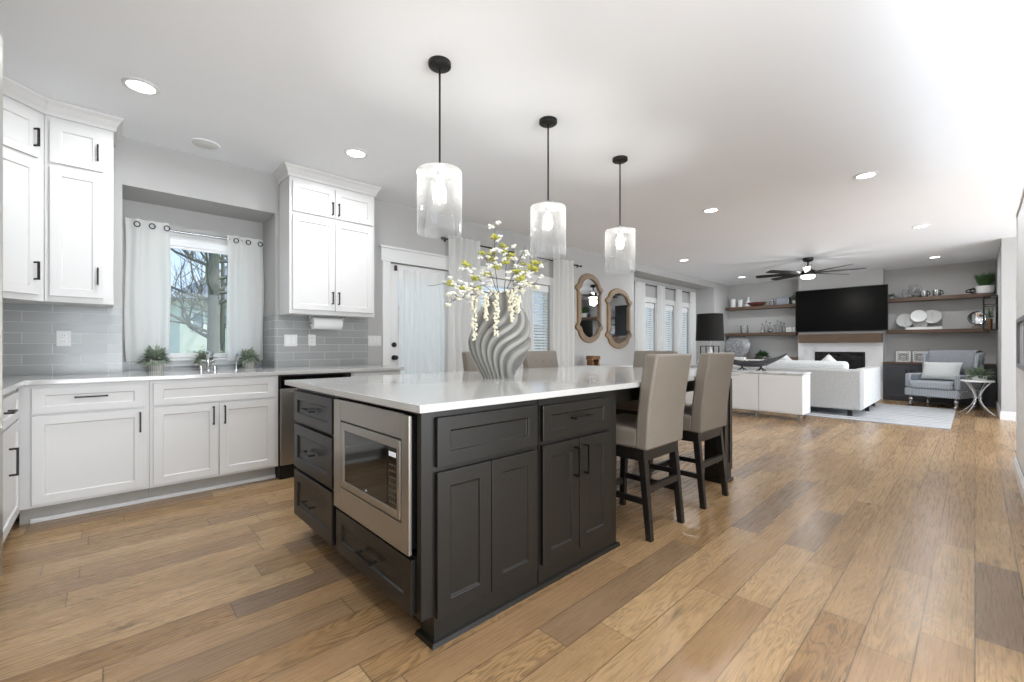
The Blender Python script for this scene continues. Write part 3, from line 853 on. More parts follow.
M().box(0.618, 0.678, -0.0275, -0.026, 0.67, 0.69).build('display', emit('microwave_display', (0.6, 0.7, 1.0), 0.12), cp)
kb = M()
for r_ in range(7):
    for c_ in range(3): kb.box(0.620 + c_ * 0.021, 0.634 + c_ * 0.021, -0.0268, -0.026, 0.475 + r_ * 0.026, 0.482 + r_ * 0.026)
kb.build('keypad', pm('keypad_grey', '#55534f', 0.5), cp)
lg = M()
for i in range(10):
    a = 2 * PI * i / 10
lg.tube([(0.395 + 0.009 * math.cos(2 * PI * i / 12), -0.0265, 0.468 + 0.006 * math.sin(2 * PI * i / 12)) for i in range(12)], 0.001, 5, True)
lg.build('logo', SILVER, mw)

# island seating frame: posts and apron
fr_ = thing('island_support', 'dark posts and apron carrying the seating end of the island top', 'island support', (3.79, 2.15, 0))
def post(yy):
    m = M().box(-0.085, 0.075, yy - 0.08, yy + 0.08, 0.0, IZ)
    o = m.build('post', DARK, fr_, bevel=0.003)
    M().box(-0.10, 0.09, yy - 0.095, yy + 0.095, 0, 0.03).build('post_base', DARK, o, bevel=0.006)
    s = -1 if yy < 0 else 1
    ring(M(), -0.085, 0.075, 0.10, 0.86, -0.035, 0.025, 0.16, 0.80, yy + s * 0.08, yy + s * 0.088).build('panel_frame', DARK, o, bevel=0.001)
post(-0.66); post(0.66)
M().box(-1.665, -0.085, -0.72, -0.69, 0.80, IZ).box(-1.665, -0.085, 0.69, 0.72, 0.80, IZ).box(0.02, 0.05, -0.58, 0.58, 0.80, IZ).build('apron', DARK, fr_)
tag(M().box(0.818, 3.93, 1.353, 2.95, 0.89, 0.92).build('island_countertop', QUARTZ, bevel=0.003), 'long white quartz island top with the grey vase on it', 'countertop')

# ------------------------------------------------------------------ bar stools
st = thing('bar_stool', 'taupe upholstered bar stool tucked at the island, nearest the dark cabinets', 'stool', (2.505, 1.322, 0), 0, 'upholstered stools around the island')
def leg_m(x0, y0, x1, y1, z1, a=0.018, b=0.022):
    return M().hexa([(x0 - a, y0 - a, 0), (x0 + a, y0 - a, 0), (x0 + a, y0 + a, 0), (x0 - a, y0 + a, 0),
                     (x1 - b, y1 - b, z1), (x1 + b, y1 - b, z1), (x1 + b, y1 + b, z1), (x1 - b, y1 + b, z1)])
for s in (-1, 1):
    leg_m(s * 0.195, -0.03, s * 0.19, 0.02, 0.50).build('leg', ESPW, st, bevel=0.003)
    leg_m(s * 0.195, 0.40, s * 0.19, 0.38, 0.50).build('leg', ESPW, st, bevel=0.003)
M().box(-0.215, 0.215, -0.002, 0.042, 0.455, 0.525).box(-0.215, 0.215, 0.36, 0.40, 0.455, 0.525).box(-0.212, -0.175, 0.042, 0.36, 0.455, 0.525).box(0.175, 0.212, 0.042, 0.36, 0.455, 0.525).build('seat_rail', ESPW, st, bevel=0.003)
for s in (-1, 1): M().box(s * 0.193 - 0.01, s * 0.193 + 0.01, 0.0, 0.38, 0.20, 0.235).build('stretcher', ESPW, st)
M().box(-0.18, 0.18, -0.018, 0.006, 0.27, 0.31).build('stretcher', ESPW, st)
M().box(-0.18, 0.18, 0.382, 0.402, 0.16, 0.20).build('foot_rest', ESPW, st)
sc = M().hexa([(-0.225, 0.03, 0.525), (0.225, 0.03, 0.525), (0.225, 0.425, 0.525), (-0.225, 0.425, 0.525),
               (-0.225, 0.03, 0.645), (0.225, 0.03, 0.645), (0.225, 0.415, 0.655), (-0.225, 0.415, 0.655)])
sc.build('seat', TAUPE, st, bevel=0.025, seg=4, smooth=True)
bk = M(); prof = [(0.525, -0.03, 0.055), (0.70, -0.038, 0.045), (0.90, -0.062, 0.02), (1.085, -0.095, -0.015)]
for (z, ya, yb) in prof: bk.v += [(-0.225, ya, z), (0.225, ya, z), (0.225, yb, z), (-0.225, yb, z)]
for j in range(3):
    for i in range(4):
        k = (i + 1) % 4; bk.f.append((j * 4 + i, j * 4 + k, j * 4 + 4 + k, j * 4 + 4 + i))
bk.f += [(3, 2, 1, 0), (12, 13, 14, 15)]
bko = bk.build('backrest', TAUPE, st, bevel=0.014, seg=3, smooth=True)
for x in (-0.11, 0, 0.11): M().sphere((x, 0.008, 0.98), 0.008, 8, 5, (1, 0.6, 1)).build('button', TAUPE, bko)
dup(st, (3.24, 1.325, 0), 0, 'taupe upholstered bar stool tucked at the island, nearest the end post')
dup(st, (2.50, 2.985, 0), 180, 'taupe bar stool on the far side of the island, partly hidden by the vase')
dup(st, (3.23, 2.985, 0), 180, 'taupe bar stool on the far side of the island, just right of the vase')
dup(st, (4.03, 2.22, 0), 90, 'taupe bar stool at the living room end of the island')

# ------------------------------------------------------------------ vase and blossom
vt = thing('vase', 'large grey carved ceramic vase on the island with blossom branches', 'vase', (1.905, 2.17, 0.92), 46.85 - 90)
vm = M(); NA, NZ = 260, 150; glaze = []
VP = [(0.0, 0.100), (0.02, 0.108), (0.08, 0.145), (0.16, 0.190), (0.24, 0.208), (0.30, 0.203), (0.36, 0.190), (0.42, 0.168), (0.48, 0.132), (0.53, 0.095), (0.555, 0.070), (0.565, 0.060)]
def interp(P_, z):
    for i in range(len(P_) - 1):
        if z <= P_[i + 1][0]:
            t = (z - P_[i][0]) / (P_[i + 1][0] - P_[i][0]); t2 = t
            return P_[i][1] * (1 - t2) + P_[i + 1][1] * t2
    return P_[-1][1]
def vprof(z):
    return (interp(VP, max(0, z - 0.015)) + interp(VP, z) + interp(VP, min(0.565, z + 0.015))) / 3
for j in range(NZ + 1):
    z = 0.565 * j / NZ
    for i in range(NA):
        a = 2 * PI * i / NA
        r0 = vprof(z)
        x = r0 * math.cos(a); y = r0 * 0.72 * math.sin(a)
        # flowing carved ridges
        ph = 100 * x * (1.0) + 6.5 * math.sin(6.2 * z + 1.6 * math.cos(a) + 0.9) + 2.2 * math.sin(12 * z + 5 * x)
        rg = abs(math.sin(ph * 0.75))
        fade = min(1, z / 0.03) * min(1, (0.565 - z) / 0.03)
        d = 1 + (-0.07 * (1 - rg) ** 2 + 0.02 * rg) * fade * 1.1
        tilt = 0.03 * (z / 0.565)
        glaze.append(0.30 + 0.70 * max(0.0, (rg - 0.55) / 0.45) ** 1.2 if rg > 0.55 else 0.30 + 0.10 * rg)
        vm.v.append((x * d + tilt, y * d, z))
for j in range(NZ):
    for i in range(NA):
        a = j * NA + i; b = j * NA + (i + 1) % NA
        vm.f.append((a, b, b + NA, a + NA))
vm.f.append(tuple(range(NA))[::-1])
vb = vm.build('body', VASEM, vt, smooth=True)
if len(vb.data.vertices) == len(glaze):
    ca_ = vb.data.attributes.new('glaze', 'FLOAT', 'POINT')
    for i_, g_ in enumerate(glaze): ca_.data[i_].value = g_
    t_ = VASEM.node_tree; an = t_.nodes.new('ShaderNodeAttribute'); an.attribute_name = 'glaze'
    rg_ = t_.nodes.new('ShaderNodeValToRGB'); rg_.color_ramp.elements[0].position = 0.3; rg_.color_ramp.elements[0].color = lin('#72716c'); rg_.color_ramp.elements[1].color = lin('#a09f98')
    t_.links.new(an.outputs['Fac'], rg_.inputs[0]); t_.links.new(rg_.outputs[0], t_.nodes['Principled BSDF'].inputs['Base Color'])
else: print('vase vertex count differs')
ri = M().lathe([(0.058, 0.560), (0.064, 0.566), (0.050, 0.568), (0.045, 0.40), (0.02, 0.30)], 40, 0.03, 0, 1, 0.72, cap=False)
ri.build('rim', pm('vase_rim_ceramic', '#85847f', 0.4), vt, smooth=True)

RGT = Vector((0.7295, -0.684, 0)); FWD = Vector((0.684, 0.7295, 0))
MOUTH = Vector((1.905, 2.17, 0.92)) + RGT * 0.03
def blossom(m, c, r, n=5):
    for i in range(n):
        a = 2 * PI * i / n + random.random()
        d = Vector((math.cos(a), math.sin(a), random.uniform(-0.6, 0.8))) * r * 0.7
        m.sphere(c + d, r * 0.62, 6, 4, (1, 1, 0.8))
def branch(label, tip, bend, rad, kinds, dens, group='blossom branches in the grey vase', y0=0.0):
    """tip = (right, up, fwd) from the vase mouth"""
    t = thing('blossom_branch', label, 'branch', tuple(MOUTH + Vector((0, 0, 0.50))), 0, group)
    tip = (tip[0] * 1.17, tip[1] * 1.10, tip[2])
    T = RGT * tip[0] + FWD * tip[2] + Vector((0, 0, tip[1]))
    B = RGT * bend[0] + Vector((0, 0, bend[1])) + FWD * tip[2] * 0.3
    N = 12
    path = []
    for i in range(N + 1):
        u = i / N
        p = Vector((0, 0, 0)) * (1 - u) ** 2 + B * 2 * u * (1 - u) + T * u * u
        path.append(p + Vector((random.uniform(-1, 1), random.uniform(-1, 1), random.uniform(-1, 1))) * 0.004)
    stem = M().tube([Vector((0, 0, -0.12))] + path, [0.003] + [0.0032 * (1 - 0.6 * i / N) for i in range(N + 1)], 5)
    ms = {}
    for (q, k, side, up, sz) in dens:
        p = path[min(N, int(q * N))]
        e = p + RGT * side + Vector((0, 0, up)) + FWD * random.uniform(-0.03, 0.03)
        stem.tube([p, (p + e) / 2 + Vector((0, 0, 0.005)), e], [0.0016, 0.0013, 0.001], 4)
        ms.setdefault(k, M())
        blossom(ms[k], e, sz)
    stem.build('stem', TWIG, t)
    for k, mm in ms.items():
        mm.build({'w': 'white_blossom', 'y': 'green_blossom', 'c': 'cream_blossom'}[k], {'w': WHITEB, 'y': YELB, 'c': CREAMB}[k], t, smooth=True)
    return t
def auto(n, ks, spread=0.035, s0=0.009, s1=0.013, q0=0.35):
    return [(random.uniform(q0, 1.0), random.choice(ks), random.uniform(-spread, spread), random.uniform(-spread * 0.6, spread), random.uniform(s0, s1)) for _ in range(n)]
MZ = 1.36  # mouth height used when reading tips: (right, up, fwd)
BR = [('blossom branch arching furthest left out of the vase toward the patio door', (-0.42, 0.10, -0.02), (-0.18, 0.16), [('y', 4), ('w', 7)]),
      ('low blossom branch drooping to the left of the vase', (-0.30, -0.02, -0.08), (-0.16, 0.12), [('w', 9), ('c', 5)]),
      ('blossom branch rising to the upper left of the vase', (-0.22, 0.24, 0.03), (-0.12, 0.12), [('w', 9), ('y', 4)]),
      ('blossom branch rising just left of the middle of the vase', (-0.11, 0.33, 0.05), (-0.07, 0.15), [('w', 6), ('y', 5)]),
      ('tallest blossom branch with two white buds at its tip', (-0.04, 0.46, -0.02), (-0.07, 0.20), [('w', 7), ('y', 3)]),
      ('upright blossom branch topped with chartreuse flowers in the middle of the vase', (0.03, 0.36, 0.04), (0.03, 0.18), [('y', 6), ('w', 5)]),
      ('blossom branch leaning right toward the middle pendant, chartreuse flowers', (0.13, 0.36, 0.06), (0.05, 0.15), [('y', 4), ('w', 5)]),
      ('blossom branch sweeping right across the middle pendant shade', (0.27, 0.27, 0.0), (0.10, 0.16), [('y', 8), ('w', 5)]),
      ('short pale blossom branch at the right of the vase', (0.20, 0.12, -0.02), (0.10, 0.12), [('w', 8), ('c', 6)])]
for lab, tip, bend, ks in BR:
    d = []
    for k, n in ks: d += auto(n + 4 if k != 'y' else max(2, n - 1), [k], 0.045, 0.012 if k != 'y' else 0.017, 0.017 if k != 'y' else 0.027, 0.5)
    if 'two white buds' in lab: d += [(1.0, 'w', -0.025, 0.0, 0.018), (1.0, 'w', 0.02, 0.015, 0.018)]
    branch(lab, tip, bend, 0.003, None, d)
def droop(label, off, L, fwd):
    t = thing('hanging_blossom', label, 'flowers', tuple(MOUTH + Vector((0, 0, 0.53))), 0, 'cream flower trails over the vase')
    path = [Vector((0, 0, -0.02))]
    for i in range(1, 13):
        u = i / 12
        r_ = min(1, u * 3.0)
        path.append(RGT * off * r_ + FWD * fwd * r_ + Vector((0, 0, 0.035 * math.sin(min(1, u * 3) * PI) - L * max(0, u - 0.28) / 0.72)))
    M().tube(path, 0.002, 5).build('stem', TWIG, t)
    m = M()
    for i in range(3, 13):
        for q in range(9):
            w = 0.020 * (1.1 - 0.6 * i / 12)
            c = path[i] + Vector((random.uniform(-w, w), random.uniform(-w, w), random.uniform(-0.018, 0.018)))
            m.sphere(c, random.uniform(0.006, 0.009), 6, 4)
    m.build('petals', CREAMB, t, smooth=True)
droop('cream flower trail hanging down the left edge of the vase', -0.175, 0.26, -0.13)
droop('cream flower trail on the left front of the vase', -0.10, 0.14, -0.16)
droop('long cream flower trail down the middle front of the vase', -0.035, 0.24, -0.185)
droop('cream flower trail at the right front of the vase', 0.06, 0.15, -0.175)
droop('broad cream flower trail near the right shoulder of the vase', 0.10, 0.10, -0.12)

# ------------------------------------------------------------------ pendants
pe = thing('pendant_lamp', 'seeded glass cylinder pendant nearest the kitchen window side, leftmost over the island', 'pendant lamp', (1.437, 2.155, H), 0, 'glass pendants over the island')
M().lathe([(0.0, -0.03), (0.055, -0.03), (0.066, -0.022), (0.066, 0.0), (0, 0)], 32, cap=False).build('canopy', BLACK, pe, smooth=True)
M().tube([(0, 0, -0.03), (0, 0, -0.60)], 0.006, 10).build('rod', BLACK, pe, smooth=True)
sk = M().lathe([(0.0, -0.59), (0.03, -0.60), (0.032, -0.615), (0.018, -0.63), (0.018, -0.67), (0.0, -0.675)], 20, cap=False).build('socket', SILVER, pe, smooth=True)
gl_ = M(); g_n = 48
gp = [(0.0, -0.637), (0.118, -0.637), (0.130, -0.641), (0.132, -0.650), (0.132, -1.005), (0.1285, -1.005), (0.1285, -0.652), (0.122, -0.644), (0.0, -0.642)]
gl_.lathe(gp, g_n, cap=False).build('glass_shade', SEEDG, pe, smooth=True)
M().lathe([(0.0, -0.67), (0.014, -0.675), (0.016, -0.70), (0.03, -0.74), (0.032, -0.77), (0.02, -0.80), (0.0, -0.81)], 16, cap=False).build('bulb', BULB, pe, smooth=True)
dup(pe, (2.388, 2.157, H), 0, 'seeded glass cylinder pendant hanging in the middle of the three over the island')
dup(pe, (3.336, 2.156, H), 0, 'seeded glass cylinder pendant at the living room end of the island')
for x in (1.437, 2.388, 3.336):
    d = bpy.data.lights.new('pendant_bulb', 'POINT'); d.energy = 14; d.color = (1, 0.97, 0.92); d.shadow_soft_size = 0.04
    o = bpy.data.objects.new('pendant_bulb', d); o.location = (x, 2.155, 2.06); COL.objects.link(o)
d = bpy.data.lights.new('fan_lamp', 'POINT'); d.energy = 12; d.color = (1, 0.97, 0.93); d.shadow_soft_size = 0.10
o = bpy.data.objects.new('fan_lamp', d); o.location = (9.68, 2.156, H - 0.46); COL.objects.link(o)

# ------------------------------------------------------------------ ceiling fittings
cl = thing('recessed_light', 'round recessed ceiling light nearest the left wall cabinets', 'ceiling light', (CANS[0][0], CANS[0][1], H), 0, 'recessed ceiling lights')
M().lathe([(0.075, 0.0), (0.095, 0.0), (0.095, -0.005), (0.075, -0.010), (0.072, -0.004)], 32, cap=False).build('trim_ring', TRIM, cl, smooth=True)
M().lathe([(0.0, -0.0045), (0.074, -0.0045), (0.074, -0.001), (0.0, -0.001)], 32, cap=False).build('lens', CANE, cl)
LBL = ['', 'round recessed ceiling light in front of the four-door wall cabinet', 'round recessed ceiling light right of the third pendant, over the dining side',
       'large recessed ceiling light right of centre, nearest the camera on the right', 'recessed ceiling light between the brightest right light and the fan, over the walkway',
       'recessed ceiling light above the right wall shelves', 'recessed ceiling light just before the living room bay soffit', 'recessed ceiling light above the left wall shelves']
for (x, y), l in list(zip(CANS, LBL))[1:]: dup(cl, (x, y, H), 0, l)
sp_ = thing('ceiling_speaker', 'white round ceiling speaker grille above the kitchen sink window', 'speaker', (0.601, 4.343, H))
M().lathe([(0.0, -0.006), (0.09, -0.006), (0.10, 0.0)], 32, cap=False).build('grille', TRIM, sp_, smooth=True)
M().lathe([(0.09, -0.006), (0.104, -0.008), (0.108, 0.0)], 32, cap=False).build('rim', CEIL, sp_, smooth=True)

fan = thing('ceiling_fan', 'black eight-blade ceiling fan with a light in the living room', 'ceiling fan', (9.68, 2.156, H), 12)
M().lathe([(0, 0), (0.085, 0), (0.085, -0.05), (0.05, -0.07), (0, -0.07)], 24, cap=False).build('canopy', BLACK, fan, smooth=True)
M().tube([(0, 0, -0.06), (0, 0, -0.20)], 0.014, 10).build('downrod', BLACK, fan)
M().lathe([(0, -0.18), (0.05, -0.185), (0.07, -0.22), (0.13, -0.25), (0.13, -0.32), (0.10, -0.335), (0, -0.335)], 28, cap=False).build('motor', BLACK, fan, smooth=True)
M().lathe([(0, -0.335), (0.115, -0.335), (0.115, -0.36), (0.09, -0.385), (0, -0.395)], 28, cap=False).build('light_lens', BULB, fan, smooth=True)
for i in range(8):
    a = 2 * PI * i / 8
    m = M(); ca, sa = math.cos(a), math.sin(a)
    pts = []
    for (r_, w, tl) in [(0.12, 0.035, 0.5), (0.3, 0.05, 0.35), (0.80, 0.065, 0.22), (0.86, 0.055, 0.2)]:
        for s in (-1, 1):
            pts.append((r_, s * w, s * w * tl))
    vs = []
    for (p, q, z) in pts:
        for dz in (0, 0.008): vs.append((p * ca - q * sa, p * sa + q * ca, -0.285 + z + dz))
    fs = []
    for j in range(3):
        b0 = j * 4; b1 = b0 + 4
        fs += [(b0, b0 + 2, b1 + 2, b1), (b0 + 1, b1 + 1, b1 + 3, b0 + 3), (b0, b1, b1 + 1, b0 + 1), (b0 + 2, b0 + 3, b1 + 3, b1 + 2)]
    fs += [(0, 1, 3, 2), (12, 14, 15, 13)]
    m.add(vs, fs).build('blade', BLACK, fan)

# ------------------------------------------------------------------ mirrors
def ogee(w, h, n=18):
    """half width, half height quatrefoil-like outline, CCW"""
    q = []
    # quarter from (w side) up to top; sides straight, notch, arched top with slight point
    q += [(w * 0.86, 0.0), (w * 0.86, h * 0.42)]
    q += [(w * 0.90, h * 0.47), (w * 0.99, h * 0.52), (w * 1.0, h * 0.58), (w * 0.93, h * 0.63), (w * 0.82, h * 0.66)]
    for i in range(1, 9):
        u = i / 8
        a = PI / 2 * u
        q.append((w * 0.76 * math.cos(a) ** 1.15 if i < 8 else 0, h * 0.70 + h * 0.30 * math.sin(a)))
    right = q
    out = right + [(-x, z) for (x, z) in right[:-1][::-1]]
    out2 = out + [(-x, -z) for (x, z) in out[1:-1]]
    # lower half mirrored properly (CCW continues from left side down to right side)
    top = out
    bot = [(x, -z) for (x, z) in top[::-1]][1:-1]
    return top + bot
def mirror(label, x, z, w, h):
    t = thing('wall_mirror', label, 'mirror', (x, YW, z), 0, 'scalloped wall mirrors')
    O = ogee(w, h); I = ogee(w - 0.075, h - 0.085); E = ogee(w + 0.008, h + 0.008)
    n = len(O); m = M()
    for (pl, y) in ((O, -0.005), (O, -0.035), (I, -0.045), (I, -0.012)):
        for (a, b) in pl: m.v.append((a, y, b))
    for k in range(3):
        for i in range(n):
            j = (i + 1) % n
            m.f.append((k * n + i, k * n + j, k * n + n + j, k * n + n + i))
    m.build('frame', GILT, t, smooth=False)
    e = M()
    for (pl, y) in ((E, 0.0), (E, -0.022), (O, -0.0345), (O, 0.0)):
        for (a, b) in pl: e.v.append((a, y, b))
    for k in range(3):
        for i in range(n):
            j = (i + 1) % n
            e.f.append((k * n + i, k * n + j, k * n + n + j, k * n + n + i))
    e.build('gold_edge', GILTE, t)
    g = M(); g.prism(ogee(w - 0.07, h - 0.08), -0.015, -0.010, 'y')
    g.build('mirror_glass', MIRR, t)
mirror('left scalloped wood-framed mirror, beside the white drape', 6.20, 1.80, 0.385, 0.60)
mirror('right scalloped wood-framed mirror, hung slightly lower near the bay', 7.12, 1.66, 0.435, 0.565)

# sideboard with carved ornament under the mirrors
sb = thing('sideboard', 'low white sideboard under the left mirror, mostly hidden behind the island', 'sideboard', (6.37, 4.42, 0))
M().box(-0.66, 0.66, -0.2, 0.2, 0.12, 0.79).build('body', CABW, sb, bevel=0.004)
for sx_ in (-0.62, 0.62):
    for sy_ in (-0.16, 0.16): M().box(sx_ - 0.02, sx_ + 0.02, sy_ - 0.02, sy_ + 0.02, 0, 0.12).build('leg', CABW, sb)
orn = thing('wood_ornament', 'small carved brown wooden ornament with dark openings, below the left mirror', 'ornament', (6.0, 4.40, 0.791))
mo = M()
mo.prism([(-0.10, 0), (-0.06, 0), (-0.055, 0.08), (-0.10, 0.10)], -0.06, 0.06).prism([(0.10, 0), (0.06, 0), (0.05, 0.08), (0.09, 0.10)][::-1], -0.06, 0.06)
mo.prism([(-0.12, 0.10), (0.11, 0.10), (0.10, 0.15), (-0.09, 0.155)], -0.07, 0.07).prism([(-0.10, 0), (0.10, 0), (0.10, 0.015), (-0.10, 0.015)], -0.07, 0.07)
for i_, v_ in enumerate(mo.v): mo.v[i_] = (v_[0] * 1.05, v_[1], v_[2] * 1.2)
mo.build('carved_frame', BASKETM, orn, bevel=0.006)
M().box(-0.055, 0.055, 0.0, 0.05, 0.016, 0.099).build('inner_block', ESPW, orn)

# ------------------------------------------------------------------ plants
def leafball(m, c, n, L, w, up=0.3, droop_=0.5, zmin=None):
    for i in range(n):
        a = random.uniform(0, 2 * PI); e = random.uniform(up - 0.4, 1.3)
        d = Vector((math.cos(a) * math.cos(e), math.sin(a) * math.cos(e), math.sin(e)))
        l = L * random.uniform(0.6, 1.1)
        s = Vector((-d.y, d.x, 0)); s = s.normalized() if s.length > 1e-4 else Vector((1, 0, 0))
        st_ = Vector(c) + d * l * random.uniform(0.1, 0.5)
        p1 = st_ + d * l * 0.5; p2 = st_ + d * l * 0.9 - Vector((0, 0, droop_ * l * 0.4))
        k = len(m.v)
        m.v += [tuple(st_), tuple(p1 + s * w), tuple(p2), tuple(p1 - s * w)]
        m.f.append((k, k + 1, k + 2, k + 3))
def pot_plant(name, label, loc, r, h, n, L, w, leafm, potm, cat='plant', group=None, up=0.2, drp=0.5):
    t = thing(name, label, cat, loc, 0, group)
    M().lathe([(r * 0.8, 0), (r * 0.95, h * 0.3), (r, h * 0.95), (r * 1.04, h), (r * 0.9, h), (r * 0.85, h * 0.85)], 24).build('pot', potm, t, smooth=True)
    m = M(); leafball(m, (0, 0, h), n, L, w, up, drp)
    m.build('foliage', leafm, t)
    return t
pot_plant('potted_plant', 'small leafy plant in a woven pot, leftmost on the window ledge', (0.32, 4.86, 0.92), 0.06, 0.09, 420, 0.12, 0.009, LEAFS, POTG, group='potted plants on the window ledge')
pot_plant('potted_plant', 'small leafy plant in a pot behind the chrome faucet', (0.68, 4.90, 0.92), 0.05, 0.08, 340, 0.10, 0.008, LEAFS, POTG, group='potted plants on the window ledge')
pot_plant('potted_plant', 'small leafy plant in a woven pot at the right end of the window ledge', (1.03, 4.87, 0.92), 0.06, 0.08, 400, 0.11, 0.009, LEAFS, POTG, group='potted plants on the window ledge')
# faucet
fa = thing('faucet', 'chrome bridge faucet behind the sink below the window', 'faucet', (0.655, 4.58, 0.92))
M().lathe([(0.024, 0), (0.024, 0.01), (0.014, 0.02), (0.012, 0.13), (0.018, 0.14), (0.018, 0.155), (0.006, 0.17), (0.01, 0.18), (0.0, 0.19)], 16).build('column', CHROME, fa, smooth=True)
M().tube([(0, 0, 0.145), (0, -0.05, 0.165), (0, -0.11, 0.16), (0, -0.15, 0.125)], [0.009, 0.009, 0.009, 0.011], 10).build('spout', CHROME, fa, smooth=True)
M().tube([(0.012, 0, 0.08), (0.05, 0, 0.095)], 0.005, 8).tube([(-0.012, 0, 0.08), (-0.05, 0, 0.095)], 0.005, 8).tube([(-0.05, 0, 0.0), (-0.05, 0, 0.04)], 0.012, 10).tube([(0.05, 0, 0.0), (0.05, 0, 0.04)], 0.012, 10).build('handle', CHROME, fa, smooth=True)
fd = thing('water_dispenser', 'small chrome gooseneck dispenser beside the right window plant', 'faucet', (0.87, 4.60, 0.92))
M().lathe([(0.018, 0), (0.018, 0.008), (0.008, 0.012), (0.008, 0.02)], 14).build('base', CHROME, fd, smooth=True)
M().tube([(0, 0, 0.01), (0, 0, 0.11), (0.0, -0.02, 0.14), (0.0, -0.05, 0.145), (0.0, -0.075, 0.12)], 0.007, 8).build('spout', CHROME, fd, smooth=True)

# ------------------------------------------------------------------ living room: far wall
BX = 12.14   # chimney breast face
br = struct(M().box(BX, XF, 1.345, 2.90, 1.42, H).build('trim_7', WALL))
struct(M().box(BX - 0.02, XF, 1.345, 2.90, 0.0, 1.42).build('trim_8', MARBLE))
# fireplace
fp = thing('fireplace', 'black linear fireplace insert in the white marble surround, behind the sofa', 'fireplace', (BX - 0.02, 2.10, 0.45))
M().box(-0.012, -0.0005, -0.42, 0.42, 0, 0.52).build('firebox_glass', BLACKG, fp)
ring(M(), -0.46, 0.46, -0.04, 0.56, -0.42, 0.42, 0.0, 0.52, -0.018, -0.0005).build('frame', BLACK, fp)
for v in fp.children[-1].data.vertices: v.co = (v.co.y, v.co.x, v.co.z)
tag(M().box(-0.20, 0, -0.75, 0.76, 0, 0.20).build('mantel_beam', MANTW, bevel=0.008), 'rustic brown wooden mantel beam below the television', 'mantel', loc=(BX - 0.021, 2.09, 1.215))
tv = thing('television', 'large black flat television above the mantel, tipped slightly forward', 'television', (BX - 0.02, 2.10, 1.47), 0)
M().box(-0.05, -0.005, -0.845, 0.845, 0.0, 0.98).build('housing', BLACK, tv, bevel=0.006)
M().box(-0.053, -0.050, -0.83, 0.83, 0.02, 0.965).build('screen', SCREEN, tv)
# floating shelves
SH = [('long walnut floating shelf, upper one left of the television', 2.96, 4.60, 2.17), ('long walnut floating shelf, lower one left of the television', 2.96, 4.60, 1.485),
      ('long walnut floating shelf, upper one right of the television', -0.20, 1.30, 2.15), ('long walnut floating shelf, lower one right of the television', -0.20, 1.30, 1.48)]
for l, a, b, z in SH:
    tag(M().box(0, 0.30, 0, b - a, -0.075, 0).build('floating_shelf', SHELFW, bevel=0.004), l, 'shelf', 'walnut floating shelves', loc=(12.195, a, z))
# base cabinets in both alcoves
for (a, b, l, nm) in [(-0.27, 1.34, 'charcoal low cabinet with walnut top behind the armchair', 0), (2.91, 4.63, 'charcoal low cabinet with walnut top left of the fireplace', 1)]:
    t = thing('alcove_cabinet', l, 'cabinet', (12.08, b, 0), -90)
    w = b - a
    M().box(0.0, w, 0, 0.41, 0.0, 0.76).build('carcass', DARKB, t)
    M().box(0.0, w, -0.03, 0.41, 0.76, 0.80).build('wood_top', SHELFW, t, bevel=0.003)
    n = 4
    for i in range(n):
        o = shaker(0.02 + i * (w - 0.04) / n + 0.003, 0.02 + (i + 1) * (w - 0.04) / n - 0.003, 0.06, 0.74).build('door', DARKB, t, bevel=0.0015)
        pull('v', 0.02 + (i + (0.9 if i % 2 == 0 else 0.1)) * (w - 0.04) / n, 0.6, L=0.12).build('handle', BLACK, o)

def SY(u, x=12.3):   # far wall: photo column to room y (kept as constants for layout only)
    r = (u - 512) / 434.0; c_, s_ = math.cos(R(46.85)), math.sin(R(46.85)); D = x / (c_ + s_ * r)
    return s_ * D - c_ * r * D
# left upper shelf items (z 2.17)
for (y, r, h, l) in [(4.45, 0.06, 0.23, 'white ceramic cylinder vase at the far left of the upper left shelf'), (4.27, 0.055, 0.20, 'white ceramic cylinder vase standing beside the leftmost one')]:
    t = thing('cylinder_vase', l, 'vase', (12.33, y, 2.17), 0, 'white cylinder vases')
    M().lathe([(r * 0.95, 0), (r, 0.01), (r, h), (r * 0.88, h), (r * 0.86, 0.04)], 24).build('body', WHITEC, t, smooth=True)
t = thing('bottle_vase', 'white bottle-necked vase behind the mahogany bowl', 'vase', (12.36, 4.08, 2.17))
M().lathe([(0.07, 0), (0.085, 0.03), (0.08, 0.10), (0.03, 0.16), (0.02, 0.22), (0.028, 0.26), (0.02, 0.26)], 24).build('body', WHITEC, t, smooth=True)
M().tube([(0.082 * math.cos(a), 0.082 * math.sin(a), 0.09) for a in [2 * PI * i / 20 for i in range(20)]], 0.006, 6, True).build('band', BLACK, t)
t = thing('oval_bowl', 'long mahogany bowl on the upper left shelf', 'bowl', (12.30, 3.86, 2.17))
M().lathe([(0.09, 0.0), (0.15, 0.02), (0.22, 0.075), (0.235, 0.10), (0.215, 0.10), (0.13, 0.04), (0.0, 0.03)], 28, sx=0.5, sy=1.0, cap=True).build('body', REDBR, t, smooth=True)
t = thing('glass_jar', 'small clear glass jar on the upper left shelf', 'jar', (12.31, 3.52, 2.17))
M().lathe([(0.05, 0), (0.06, 0.02), (0.06, 0.09), (0.045, 0.10), (0.045, 0.11)], 20).build('body', CLEARG, t, smooth=True)
M().lathe([(0.048, 0.111), (0.048, 0.12), (0.012, 0.135), (0.014, 0.15), (0.0, 0.155)], 20).build('lid', SILVER, t, smooth=True)
t = thing('tin_box', 'grey galvanised square tin on the upper left shelf', 'tin', (12.32, 3.26, 2.17))
M().box(-0.09, 0.09, -0.14, 0.14, 0, 0.155).build('body', GALV, t, bevel=0.008)
